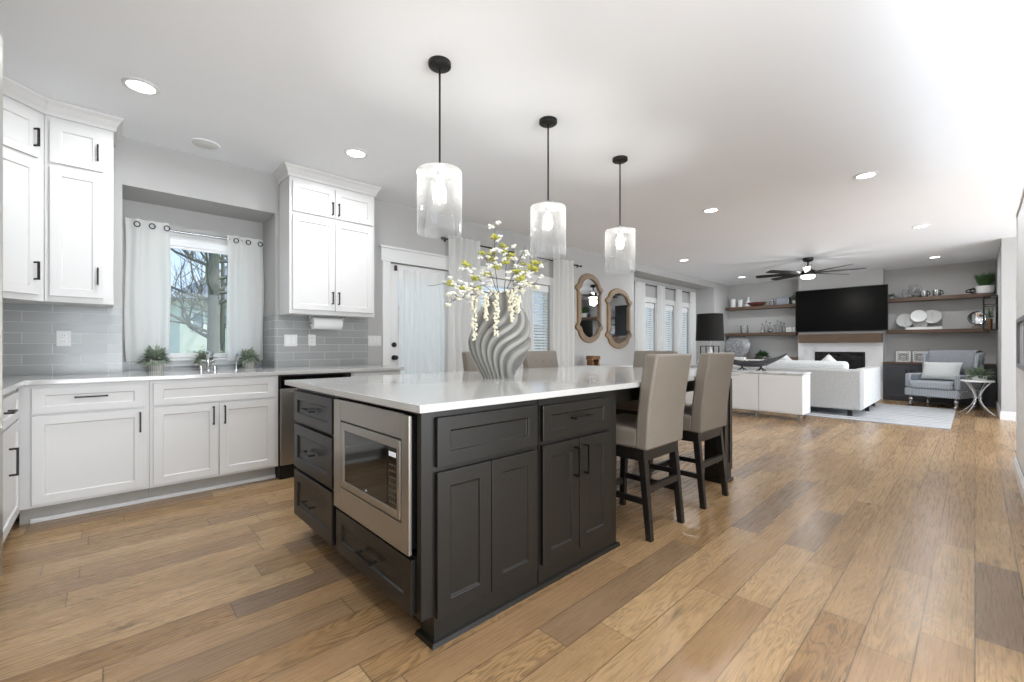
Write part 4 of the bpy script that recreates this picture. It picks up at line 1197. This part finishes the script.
M().box(-0.095, 0.095, -0.147, 0.147, 0.155, 0.18).build('rim', GALV, t, bevel=0.004)
pot_plant('trailing_plant', 'leafy plant peeking out just left of the television top', (12.32, 3.02, 2.17), 0.05, 0.09, 90, 0.17, 0.014, LEAF, WHITEC)
# lower left shelf items
t = thing('glass_hurricane', 'clear glass hurricane with candle on the lower left shelf', 'candle holder', (12.33, 4.17, 1.485))
M().lathe([(0.09, 0), (0.095, 0.01), (0.095, 0.20), (0.09, 0.20), (0.09, 0.015), (0, 0.012)], 24, cap=False).build('glass_cylinder', CLEARG, t, smooth=True)
M().lathe([(0.04, 0.012), (0.04, 0.07), (0.0, 0.075)], 16).build('candle', WHITEC, t, smooth=True)
bottles = [(3.74, 0.20), (3.66, 0.27), (3.57, 0.23), (3.47, 0.16), (3.40, 0.28), (3.33, 0.24), (3.26, 0.20)]
BL = ['clear glass bottle, leftmost in the cluster on the lower left shelf', 'tall clear glass bottle, second from the left in the bottle cluster', 'clear glass bottle, third from the left in the bottle cluster',
      'short clear glass bottle in the middle of the bottle cluster', 'tallest clear glass bottle, right of the middle of the cluster', 'clear glass bottle, second from the right in the cluster', 'clear glass bottle, rightmost in the cluster']
for (y, h), l in zip(bottles, BL):
    t = thing('glass_bottle', l, 'bottle', (12.35, y, 1.485), 0, 'glass bottles on the lower left shelf')
    M().lathe([(0.035, 0), (0.04, 0.01), (0.04, h * 0.6), (0.013, h * 0.78), (0.013, h), (0.017, h)], 16).build('body', CLEARG, t, smooth=True)
    M().lathe([(0.010, h), (0.018, h + 0.01), (0.02, h + 0.03), (0.0, h + 0.04)], 12).build('stopper', SILVER, t, smooth=True)
tag(M().sphere((0, 0, 0.05), 0.05, 16, 10).build('silver_ball', SILVER, smooth=True), 'small silver ball in front of the glass bottles', 'ornament', loc=(12.25, 3.53, 1.485))
for (y, l) in [(3.13, 'white block ornament with a dark emblem, left one beside the television'), (2.99, 'white block ornament with a dark emblem, right one nearest the television')]:
    t = thing('white_block', l, 'ornament', (12.28, y, 1.485), 0, 'white blocks')
    M().box(-0.03, 0.03, -0.058, 0.058, 0, 0.115).build('block', WHITEC, t, bevel=0.004)
    M().tube([(-0.031, 0.022 * math.cos(a), 0.058 + 0.022 * math.sin(a)) for a in [2 * PI * i / 5 * 2 for i in range(5)]], 0.004, 5, True).build('emblem', BLACK, t)
# alcove cabinet, left: round silver tray, plant, white box
t = thing('mosaic_tray', 'large round silver mosaic disc on an easel, below the lower left shelf', 'decorative plate', (12.22, 4.32, 0.80))
M().lathe([(0.0, 0.012), (0.22, 0.006), (0.30, -0.02), (0.315, -0.022), (0.31, -0.03), (0.2, -0.006), (0.0, 0.0)], 40, cap=False).build('disc', MOSAIC, t, smooth=True)
t.children[0].rotation_euler = (0, R(-80), 0); t.children[0].location = (0.0, 0, 0.345)
M().tube([(-0.05, -0.14, 0.006), (0.04, -0.14, 0.02), (0.09, -0.05, 0.30), (0.09, 0.05, 0.30), (0.04, 0.14, 0.02), (-0.05, 0.14, 0.006)], 0.006, 6).build('easel', BLACK, t)
pot_plant('bushy_plant', 'dark green bushy plant behind the long metal boat bowl', (12.25, 3.72, 0.801), 0.12, 0.08, 220, 0.17, 0.018, LEAFD, POTG, up=0.1)
t = thing('wood_crate', 'small wooden slatted tray by the fireplace on the left charcoal cabinet', 'tray', (12.2, 3.10, 0.80))
M().box(-0.1, 0.1, -0.2, 0.2, 0, 0.02).box(-0.1, -0.085, -0.2, 0.2, 0.03, 0.07).box(0.085, 0.1, -0.2, 0.2, 0.03, 0.07).box(-0.1, 0.1, -0.2, -0.185, 0.02, 0.10).box(-0.1, 0.1, 0.185, 0.2, 0.02, 0.10).build('slats', MANTW, t)
# right upper shelf items
pot_plant('small_plant', 'tiny trailing plant at the right edge of the television, upper right shelf', (12.3, 1.22, 2.15), 0.03, 0.04, 50, 0.10, 0.01, LEAFD, WHITEC)
t = thing('gear_ornament', 'round spoked metal wheel ornament standing on the upper right shelf', 'ornament', (12.34, 0.88, 2.15), 90)
gm = M().tube([(0.11 * math.cos(a), 0, 0.16 + 0.11 * math.sin(a)) for a in [2 * PI * i / 28 for i in range(28)]], 0.010, 8, True)
for i in range(8):
    a = PI * i / 8
    gm.tube([(0.11 * math.cos(a), 0, 0.16 + 0.11 * math.sin(a)), (-0.11 * math.cos(a), 0, 0.16 - 0.11 * math.sin(a))], 0.004, 5)
gm.build('wheel', SILVER, t, smooth=True)
M().box(-0.10, 0.10, -0.03, 0.03, 0, 0.02).box(-0.012, 0.012, -0.012, 0.012, 0.02, 0.06).build('stand', BLACK, t)
t = thing('figurine', 'small dark figurine left of the wheel ornament, upper right shelf', 'figurine', (12.30, 1.03, 2.15))
M().lathe([(0.03, 0), (0.03, 0.012), (0.012, 0.03), (0.018, 0.08), (0.022, 0.12), (0.01, 0.15), (0.016, 0.17), (0.012, 0.19), (0.0, 0.195)], 14).build('body', GALV, t, smooth=True)
for (y, l) in [(0.72, 'silver and black mug, left of the pair on the upper right shelf'), (0.53, 'silver and black mug, right of the pair on the upper right shelf')]:
    t = thing('metal_mug', l, 'mug', (12.30, y, 2.15), 0, 'metal mugs')
    M().lathe([(0.055, 0), (0.06, 0.01), (0.06, 0.13), (0.052, 0.13), (0.050, 0.02), (0, 0.018)], 24, cap=False).build('cup', SILVER, t, smooth=True)
    M().tube([(0, -0.058, 0.11), (0, -0.09, 0.10), (0, -0.09, 0.04), (0, -0.058, 0.03)], 0.008, 8).build('handle', BLACK, t, smooth=True)
t = thing('knot_ornament', 'small dark knot ornament beside the grassy plant', 'ornament', (12.28, 0.03, 2.15))
M().tube([(0.0 + 0.03 * math.cos(3 * a), (0.06 + 0.03 * math.cos(3 * a)) * math.cos(2 * a), 0.06 + (0.035 + 0.012 * math.cos(3 * a)) * math.sin(2 * a)) for a in [2 * PI * i / 60 for i in range(60)]], 0.011, 7, True).build('loop', BLACK, t, smooth=True)
t = pot_plant('grass_plant', 'spiky green grass plant in a white pot on the upper right shelf', (12.30, -0.13, 2.15), 0.13, 0.14, 10, 0.05, 0.01, LEAFD, WHITEC)
gm = M()
for i in range(220):
    a = random.uniform(0, 2 * PI); sprd = random.uniform(0.02, 0.24); hh = random.uniform(0.14, 0.28)
    b0 = Vector((0.06 * math.cos(a), 0.06 * math.sin(a), 0.13)); e_ = Vector((sprd * math.cos(a), min(sprd, 0.2) * math.sin(a), 0.14 + hh)); s = Vector((-math.sin(a), math.cos(a), 0)) * 0.007
    mid = (b0 + e_) / 2 + Vector((0, 0, 0.03)); k = len(gm.v)
    e_.y = max(e_.y, -0.13); mid.y = max(mid.y, -0.12)
    gm.v += [tuple(b0 - s), tuple(b0 + s), tuple(mid + s), tuple(e_), tuple(mid - s)]; gm.f.append((k, k + 1, k + 2, k + 3, k + 4))
gm.build('grass_blades', LEAFD, t)
# lower right shelf items
rk = thing('plate_rack', 'low white display rail holding round plates on the lower right shelf', 'rack', (12.27, 0.72, 1.48))
M().box(-0.05, 0.07, -0.27, 0.27, 0, 0.015).box(-0.05, -0.038, -0.27, 0.27, 0.015, 0.05).build('rail', WHITEC, rk)
PLT = [(1.01, 1.68, 0.14, PLATEM, 'round pale plate at the left of the plate group', 12.37), (0.80, 1.76, 0.125, WHITEC, 'white speckled round plate in the middle of the plate group', 12.33),
       (0.60, 1.74, 0.14, PLATEM, 'round grey patterned plate at the right of the plate group', 12.38), (0.78, 1.62, 0.12, PLATEM, 'grey plate low behind the white display rail', 12.40)]
for (y, z, r, mt, l, x) in PLT:
    o = M().lathe([(0.0, 0.0), (r * 0.65, 0.0), (r, 0.022), (r, 0.028), (r * 0.63, 0.008), (0, 0.008)], 32, cap=False).build('round_plate', mt, smooth=True)
    tag(o, l, 'plate', 'round plates on the lower right shelf', loc=(x, y, z)); o.rotation_euler = (0, R(-83), 0)
t = thing('round_stand_mirror', 'small round mirror on a stand on the lower right shelf', 'mirror', (12.30, -0.03, 1.48))
M().lathe([(0.0, 0.0), (0.10, 0.0), (0.12, 0.01), (0.12, -0.01), (0, -0.012)], 28, cap=False, ).build('mirror_disc', MIRR, t, smooth=True)
t.children[0].rotation_euler = (0, R(-90), 0); t.children[0].location = (0, 0, 0.20)
M().tube([(0, 0.122 * math.cos(a), 0.20 + 0.122 * math.sin(a)) for a in [2 * PI * i / 28 for i in range(28)]], 0.010, 8, True).build('rim', BLACK, t, smooth=True)
M().tube([(0, -0.08, 0.006), (0, 0, 0.075), (0, 0.08, 0.006)], 0.007, 6).build('stand', BASKETM, t)
# wire wall shelf on the return wall
t = thing('wire_wall_shelf', 'black wire wall basket shelf hung on the right return wall', 'shelf', (11.75, -0.279, 1.43))
wm = M()
for (xa, ya) in [(-0.26, 0.008), (0.26, 0.008), (-0.26, 0.17), (0.26, 0.17)]: wm.tube([(xa, ya, 0), (xa, ya, 0.60)], 0.009, 6)
for z in (0, 0.45, 0.60):
    wm.tube([(-0.26, 0.008, z), (0.26, 0.008, z), (0.26, 0.17, z), (-0.26, 0.17, z)], 0.009, 6, True)
wm.build('wire_frame', BLACK, t)
M().box(-0.26, 0.26, 0.01, 0.17, -0.004, 0.008).build('tray', BLACK, t)
pot_plant('airy_plant', 'wispy green plant inside the black wire wall shelf', (11.75, -0.19, 1.439), 0.05, 0.12, 110, 0.12, 0.008, LEAF, BASKETM, up=0.5).scale = (1.6, 0.6, 1.6)
# framed tiles on the right alcove cabinet
FL = ['square patterned tile frame, leftmost of three on the charcoal cabinet', 'square patterned tile frame, middle of three on the charcoal cabinet', 'square patterned tile frame, right of three, half hidden by the armchair']
for y, l in zip((1.04, 0.78, 0.52), FL):
    t = thing('tile_frame', l, 'picture', (12.36, y, 0.802), 0, 'patterned tile frames')
    M().box(-0.012, 0.012, -0.115, 0.115, 0, 0.225).build('frame', WHITEC, t, bevel=0.004)
    M().box(-0.015, -0.012, -0.09, 0.09, 0.025, 0.20).build('patterned_tile', GRIDF, t)
    sq = M()
    ring(sq, -0.06, 0.06, 0.055, 0.17, -0.045, 0.045, 0.07, 0.155, -0.018, -0.015)
    for i, v in enumerate(sq.v): sq.v[i] = (v[1], v[0], v[2])
    sq.build('square_motif', GALV, t)

# ------------------------------------------------------------------ living room furniture
rug = M()
rug.box(0, 2.72, 0, 3.4, 0, 0.012)
tag(rug.build('area_rug', RUGM, bevel=0.003), 'pale grey abstract rug under the sofa and armchair', 'rug', loc=(8.34, 0.23, 0.0))
sf = thing('sofa', 'light grey fabric sectional sofa with its back to the kitchen', 'sofa', (8.70, 1.22, 0))
sf.location.z = 0.012
def cush(m, x0, x1, y0, y1, z0, z1, r=0.0): m.box(x0, x1, y0, y1, z0, z1)
M().box(0, 0.22, 0.0, 2.75, 0.10, 0.75).build('back', SOFA, sf, bevel=0.03, seg=3, smooth=True)
M().box(0.22, 2.0, 0.0, 0.20, 0.10, 0.735).build('side_arm', SOFAC, sf, bevel=0.03, seg=3, smooth=True)
M().box(0.222, 0.95, 0.202, 2.75, 0.10, 0.30).box(0.95, 2.0, 0.202, 1.0, 0.10, 0.30).build('base', SOFA, sf, bevel=0.015, smooth=True)
for (a, b) in [(0.21, 1.03), (1.04, 1.88), (1.89, 2.74)]:
    M().box(0.23, 0.95, a, b, 0.302, 0.46).build('seat_cushion', SOFAC, sf, bevel=0.04, seg=3, smooth=True)
for (a, b) in [(0.22, 1.42), (1.44, 2.72)]:
    M().box(0.225, 0.42, a, b, 0.465, 0.87).build('back_cushion', SOFAC, sf, bevel=0.06, seg=4, smooth=True)
for (x, y) in [(0.06, 0.16), (0.06, 2.6), (1.9, 0.1), (0.9, 2.6), (0.95, 0.06)]:
    M().box(x - 0.03, x + 0.03, y - 0.03, y + 0.03, -0.012 + 0.013, 0.10).build('leg', ESPW, sf)
def pillow(label, loc, rz, w, mat, tilt=20, group=None, cat='pillow'):
    m = M(); n = 12
    for s in (1, -1):
        k = len(m.v)
        for j in range(n + 1):
            for i in range(n + 1):
                u, v = 2 * i / n - 1, 2 * j / n - 1
                th = 0.09 * ((1 - u ** 4) * (1 - v ** 4)) ** 0.5
                pin = 1 - 0.05 * (1 - abs(u)) * 0 - 0.06 * (1 - (u * u)) * abs(v) ** 3
                pin2 = 1 - 0.06 * (1 - (v * v)) * abs(u) ** 3
                m.v.append((u * w / 2 * pin2, s * th, (v * pin) * w / 2 * 0.9 + w * 0.45))
        for j in range(n):
            for i in range(n):
                a = k + j * (n + 1) + i; m.f.append((a, a + 1, a + n + 2, a + n + 1))
    o = m.build('throw_pillow', mat, smooth=True)
    tag(o, label, cat, group, loc=loc); o.rotation_euler = (R(tilt), 0, R(rz))
    return o
p1 = pillow('white throw pillow set cornerwise on the sofa, left one before the fireplace', (9.6, 2.3, 0.62), 90, 0.36, SOFAC, 0, 'throw pillows on the sofa')
p1.rotation_euler = (0, R(45), R(90)); p1.location = (9.30, 2.33, 0.65)
p2 = pillow('white throw pillow set cornerwise on the sofa, right one before the fireplace', (9.3, 1.75, 0.62), 90, 0.36, SOFAC, 0, 'throw pillows on the sofa')
p2.rotation_euler = (0, R(45), R(90)); p2.location = (9.30, 1.66, 0.65)

# console
co = thing('console_cabinet', 'white low console cabinet with glossy doors behind the sofa', 'cabinet', (7.62, 3.56, 0), -90)
M().box(0, 1.80, 0, 0.42, 0.10, 0.70).build('carcass', CONW, co, bevel=0.003)
for i in range(3): M().box(i * 0.60 + 0.005, i * 0.60 + 0.595, -0.018, -0.001, 0.11, 0.695).build('door', CONW, co, bevel=0.003)
M().box(-0.01, 1.81, -0.03, 0.43, 0.705, 0.73).build('marble_top', MARBLE, co, bevel=0.003)
for (x, y) in [(0.08, 0.05), (0.08, 0.37), (1.74, 0.05), (1.74, 0.37), (1.15, 0.05)]: M().box(x - 0.018, x + 0.018, y - 0.018, y + 0.018, 0, 0.10).build('leg', SILVER, co)
# lamp
la = thing('table_lamp', 'table lamp with black drum shade and open black frame base', 'lamp', (7.83, 3.22, 0.731))
M().box(-0.12, 0.12, -0.12, 0.12, 0, 0.012).box(-0.12, -0.106, -0.12, -0.106, 0.012, 0.40).box(0.106, 0.12, -0.12, -0.106, 0.012, 0.40).box(-0.12, -0.106, 0.106, 0.12, 0.012, 0.40).box(0.106, 0.12, 0.106, 0.12, 0.012, 0.40).box(-0.12, 0.12, -0.12, 0.12, 0.40, 0.412).build('frame_base', BLACK, la)
M().tube([(0, 0, 0.41), (0, 0, 0.52)], 0.010, 8).build('neck', SILVER, la)
M().lathe([(0.045, 0.013), (0.05, 0.02), (0.05, 0.30), (0.03, 0.36), (0.02, 0.399)], 20).build('glass_column', WHITEC, la, smooth=True)
M().lathe([(0.232, 0.50), (0.215, 0.975), (0.211, 0.975), (0.228, 0.50)], 40, cap=False).tube([(-0.214, 0, 0.955), (0.214, 0, 0.955)], 0.003, 5).tube([(0, -0.214, 0.955), (0, 0.214, 0.955)], 0.003, 5).build('lamp_shade', pm('black_shade_fabric', '#121110', 0.85, var=0.05), la, smooth=True)
# boat bowl
bb = thing('boat_bowl', 'long dark metal boat-shaped bowl on crossed feet on the console', 'bowl', (7.82, 2.52, 0.731))
m = M(); N = 28; K = 10
for i in range(N + 1):
    u = 2 * i / N - 1
    yy = -u * 0.52
    hw = 0.10 * (1 - abs(u) ** 2.2) + 0.004
    rise = 0.06 + 0.235 * max(0, u) ** 2.0 + 0.13 * max(0, -u) ** 2.4
    top = 0.165 + 0.145 * max(0, u) ** 2.2 + 0.12 * max(0, -u) ** 3
    for j in range(K + 1):
        a = PI * j / K
        m.v.append((-hw * math.cos(a), yy, top - (top - rise) * math.sin(a)))
for i in range(N):
    for j in range(K):
        a = i * (K + 1) + j; m.f.append((a, a + 1, a + K + 2, a + K + 1))
m.build('hull', pm('dark_hammered_metal', '#5b5c60', 0.35, 0.7, var=0.25, scale=30, bump=0.4, bscale=40), bb, smooth=True, solid=0.006)
for y in (0.16, -0.13):
    M().tube([(-0.06, y + 0.05, 0.006), (0.0, y, 0.05), (-0.07, y - 0.07, 0.17)], 0.008, 6).tube([(-0.06, y - 0.05, 0.006), (0.0, y, 0.05), (-0.07, y + 0.07, 0.17)], 0.008, 6).tube([(0.06, y - 0.05, 0.006), (0.0, y, 0.05)], 0.008, 6).tube([(0.06, y + 0.05, 0.006), (0.0, y, 0.05)], 0.008, 6).build('crossed_foot', BLACK, bb)
t = thing('folded_napkin', 'folded white cloth lying in the boat bowl', 'cloth', (7.82, 2.72, 0.86))
M().box(-0.07, 0.07, -0.11, 0.11, 0.0, 0.05).box(-0.06, 0.06, -0.09, 0.12, 0.051, 0.09).build('folds', PAPER, t, bevel=0.012, seg=3, smooth=True)
t = thing('white_bowl', 'white scalloped bowl beside the black table lamp', 'bowl', (7.66, 2.98, 0.731))
M().lathe([(0.05, 0), (0.06, 0.01), (0.10, 0.07), (0.13, 0.10), (0.122, 0.10), (0.08, 0.03), (0, 0.02)], 24, cap=False).build('body', WHITEC, t, smooth=True)

# armchair
ac = thing('armchair', 'grey patterned armchair with turned castor legs beside the rug', 'armchair', (11.30, 0.48, 0.0), -40 - 90)
# local: front faces -y ... rotate so that the front looks toward the sofa
ac.rotation_euler = (0, 0, R(-112)); ac.location = (11.42, 0.42, 0.0)
AZ = 0.0
M().box(-0.40, 0.40, -0.38, 0.36, 0.20, 0.35).build('seat_base', ARMC, ac, bevel=0.025, seg=3, smooth=True)
M().box(-0.31, 0.31, -0.42, 0.24, 0.352, 0.49).build('seat_cushion', ARMC, ac, bevel=0.04, seg=4, smooth=True)
for s in (-1, 1):
    M().box(s * 0.315, s * 0.405, -0.36, 0.30, 0.352, 0.62).build('arm', ARMC, ac, bevel=0.035, seg=4, smooth=True)
M().hexa([(-0.40, 0.245, 0.352), (0.40, 0.245, 0.352), (0.40, 0.36, 0.352), (-0.40, 0.36, 0.352), (-0.41, 0.36, 1.02), (0.41, 0.36, 1.02), (0.41, 0.50, 1.02), (-0.41, 0.50, 1.02)]).build('back', ARMC, ac, bevel=0.04, seg=4, smooth=True)
for s in (-1, 1):
    M().hexa([(s * 0.36 - 0.03, 0.18, 0.625), (s * 0.36 + 0.03, 0.18, 0.625), (s * 0.36 + 0.03, 0.25, 0.625), (s * 0.36 - 0.03, 0.25, 0.625),
              (s * 0.39 - 0.03, 0.24, 1.0), (s * 0.39 + 0.03, 0.24, 1.0), (s * 0.39 + 0.03, 0.40, 1.0), (s * 0.39 - 0.03, 0.40, 1.0)]).build('wing', ARMC, ac, bevel=0.02, seg=3, smooth=True)
for (x, y) in [(-0.33, -0.30), (0.33, -0.30), (-0.33, 0.28), (0.33, 0.28)]:
    o = M().lathe([(0.022, 0.055), (0.03, 0.07), (0.018, 0.09), (0.032, 0.12), (0.035, 0.15), (0.02, 0.17), (0.03, 0.198)], 14, x, y).build('leg', SILVER, ac, smooth=True)
    M().tube([(x - 0.018, y, 0.034), (x + 0.018, y, 0.034)], 0.033, 16).build('castor', SILVER, o)
th_ = thing('throw_blanket', 'slate grey throw draped over the back of the armchair', 'blanket', (11.42, 0.42, 0), -112)
tm = M(); nn = 14
for j, (y, z) in enumerate([(0.262, 0.62), (0.285, 0.78), (0.315, 0.92), (0.345, 1.03), (0.43, 1.05), (0.52, 1.03), (0.51, 0.85), (0.49, 0.65)]):
    for i in range(nn + 1):
        x = -0.36 + 0.68 * i / nn
        wv = 0.008 * math.sin(i * 1.7 + j * 0.4)
        tm.v.append((x + 0.02 * j * (0.3 if i > 7 else -0.2), y + (wv - 0.016 if y < 0.4 else 0.012 - wv) * (0 if 0.4 < y < 0.5 else 1), z + (0.01 * math.sin(i * 1.3) if j in (0, 7) else 0) + (0.012 if 0.4 < y < 0.5 else 0)))
for j in range(7):
    for i in range(nn):
        a = j * (nn + 1) + i; tm.f.append((a, a + 1, a + nn + 2, a + nn + 1))
tm.build('fabric', THROW, th_, smooth=True, solid=0.008)
pl = pillow('pale textured lumbar cushion standing on the armchair seat', (11.40, 0.46, 0.51), -112, 0.50, SOFAC, 0)
pl.scale = (1.15, 1, 0.78); pl.rotation_euler = (R(-20), 0, R(-112))

# chrome side table
stb = thing('side_table', 'chrome side table with curved crossed legs and grey top', 'table', (10.55, -0.03, 0.0))
M().lathe([(0.19, 0.545), (0.20, 0.55), (0.20, 0.57), (0.19, 0.575)], 36).build('table_top', MARBLE, stb, smooth=True)
for k in range(4):
    a = PI / 4 + k * PI / 2 + 0.2
    pts = []
    for i in range(13):
        u = i / 12
        r_ = 0.035 + 0.20 * abs(2 * u - 1) ** 1.8 if u < 0.5 else 0.035 + 0.14 * abs(2 * u - 1) ** 1.8
        pts.append((r_ * math.cos(a), r_ * math.sin(a), 0.012 + 0.53 * u))
    M().tube(pts, 0.012, 8).build('leg', CHROME, stb, smooth=True)
M().tube([(0.045 * math.cos(a), 0.045 * math.sin(a), 0.28) for a in [2 * PI * i / 16 for i in range(16)]], 0.010, 6, True).build('ring', CHROME, stb, smooth=True)
pot_plant('succulent', 'green succulent in a white bowl on the chrome side table', (10.55, -0.05, 0.576), 0.09, 0.07, 90, 0.17, 0.022, LEAF, WHITEC)
t = thing('clear_tumbler', 'clear glass tumbler behind the succulent on the side table', 'glass', (10.63, 0.08, 0.576))
M().lathe([(0.03, 0), (0.035, 0.005), (0.04, 0.16), (0.037, 0.16), (0.032, 0.01), (0, 0.008)], 18, cap=False).build('body', CLEARG, t, smooth=True)
t = thing('picture_frame', 'framed grey print on the near right wall at the frame edge', 'picture', (5.05, -0.262, 1.15))
ring(M(), -0.40, 0.42, -0.19, 0.20, -0.37, 0.39, -0.16, 0.17, 0.003, 0.03).build('frame', GALV, t)
M().box(-0.37, 0.39, 0.003, 0.012, -0.16, 0.17).build('print', ARTM, t)

# ------------------------------------------------------------------ outdoors
GZ = -0.5
gm = M().box(-40, 90, 5.5, 90, GZ - 0.1, GZ)
struct(gm.build('ground', GRASS))
def house(label, x0, x1, y0, y1, z0, ze, zr, wall, wins, hip=2.2):
    t = thing('neighbour_house', label, 'house', ((x0 + x1) / 2, y0, z0))
    cx = (x0 + x1) / 2
    M().box(x0 - cx, x1 - cx, 0, y1 - y0, 0, ze - z0).build('wall', wall, t)
    a, b, c, d = x0 - cx - 0.4, x1 - cx + 0.4, -0.4, y1 - y0 + 0.4
    my = (c + d) / 2; e = ze - z0 + 0.001; r_ = zr - z0
    M().add([(a, c, e), (b, c, e), (b, d, e), (a, d, e), (a + hip, my, r_), (b - hip, my, r_)],
            [(0, 1, 5, 4), (1, 2, 5), (2, 3, 4, 5), (3, 0, 4), (3, 2, 1, 0)]).build('roof', ROOFM, t)
    for (wx, wz, w, h) in wins:
        o = M().box(wx - w / 2 - cx, wx + w / 2 - cx, -0.03, -0.001, wz - z0, wz + h - z0).build('window', TRIM, t)
        M().box(wx - w / 2 - cx + 0.07, wx + w / 2 - cx - 0.07, -0.035, -0.03, wz + 0.07 - z0, wz + h - 0.07 - z0).build('pane', pm('dusk_window_glass', '#8b979b', 0.1), o)
house('pale green two-storey house seen through the kitchen sink window', 2.0, 11, 20, 28, GZ, 2.9, 5.4, SIDING, [(2.55, 1.75, 0.45, 0.7), (3.3, 1.85, 0.5, 0.55), (4.6, 1.7, 0.6, 0.7), (6.0, 0.4, 0.8, 1.2)], 3.2)
house('white house with a grey roof seen through the dining windows', 23.5, 36, 27, 36, GZ, 1.7, 3.4, SIDINGW, [(28.6, 0.5, 0.7, 0.9), (29.8, 0.5, 0.7, 0.9), (31.2, 0.5, 1.2, 0.9), (26, 0.5, 1.0, 0.9)], 3)
house('white house standing beyond the living room windows', 42, 60, 24, 34, GZ, 2.4, 4.6, SIDINGW, [(46, 0.6, 1, 1), (50, 0.6, 1, 1)], 3)
def tree(label, x, y, h, r, seed, lean=0.0, group='bare trees outside'):
    random.seed(seed)
    t = thing('bare_tree', label, 'tree', (x, y, GZ), 0, group)
    path = [(lean * i / 8, 0.02 * math.sin(i), h * i / 8) for i in range(9)]
    M().tube(path, [r * (1.15 - 0.7 * i / 8) for i in range(9)], 12).build('trunk', BARK, t, smooth=True)
    m = M()
    def grow(p, d, L, rr, dep):
        pts = [p]; q = p.copy(); dd = d.copy()
        for i in range(4):
            dd = (dd + Vector((random.uniform(-.25, .25), random.uniform(-.25, .25), random.uniform(-.1, .25)))).normalized()
            q = q + dd * L / 4; pts.append(q.copy())
        m.tube(pts, [rr * (1 - 0.15 * i) for i in range(5)], 5)
        if dep > 0:
            for k in range(3):
                s = pts[random.randint(1, 4)]
                grow(s, (dd + Vector((random.uniform(-.9, .9), random.uniform(-.9, .9), random.uniform(-.2, .7)))).normalized(), L * 0.62, rr * 0.55, dep - 1)
    for i in range(22):
        z = h * random.uniform(0.30, 0.95); a = random.uniform(0, 2 * PI)
        grow(Vector((lean * z / h, 0, z)), Vector((math.cos(a), math.sin(a) * 0.6, 0.25)), h * 0.28, r * 0.28, 3)
    m.build('branches', BARK, t)
    return t
tree('bare tree with a thick trunk close outside the kitchen sink window', 1.40, 9.2, 5.5, 0.105, 5)
tree('slim bare tree further off outside the kitchen window', 3.0, 18.0, 6.5, 0.08, 11)
random.seed(21)
def shrub(label, x, y, r, h):
    t = thing('shrub', label, 'shrub', (x, y, GZ), 0, 'shrubs below the neighbouring house')
    m = M()
    for i in range(900):
        a = random.uniform(0, 2 * PI); q = r * random.random() ** 0.5; z = h * random.uniform(0.05, 1) * (1 - 0.4 * (q / r) ** 2)
        c = Vector((q * math.cos(a), q * math.sin(a), z)); d = Vector((random.uniform(-1, 1), random.uniform(-1, 1), random.uniform(-.3, 1))).normalized() * 0.09
        s = Vector((-d.y, d.x, 0.02)) * 0.35; k = len(m.v)
        m.v += [tuple(c), tuple(c + d * 0.5 + s), tuple(c + d), tuple(c + d * 0.5 - s)]; m.f.append((k, k + 1, k + 2, k + 3))
    m.build('foliage', SHRUBM, t)
    M().tube([(0, 0, 0), (0, 0, h * 0.5)], 0.03, 6).build('stem', BARK, t)
shrub('leafy shrub low in the left of the kitchen window view', 0.9, 13.6, 0.6, 1.5)
shrub('leafy shrub low in the middle of the kitchen window view', 2.2, 15.4, 0.8, 1.7)
shrub('leafy shrub low in the right of the kitchen window view', 4.4, 17.0, 0.7, 1.6)
for (x, y, l) in [(21, 12.5, 'shrub outside the first living room window'), (25, 12.8, 'shrub outside the second living room window'), (29, 13.2, 'shrub outside the third living room window')]:
    shrub(l, x, y, 1.8, 2.0)
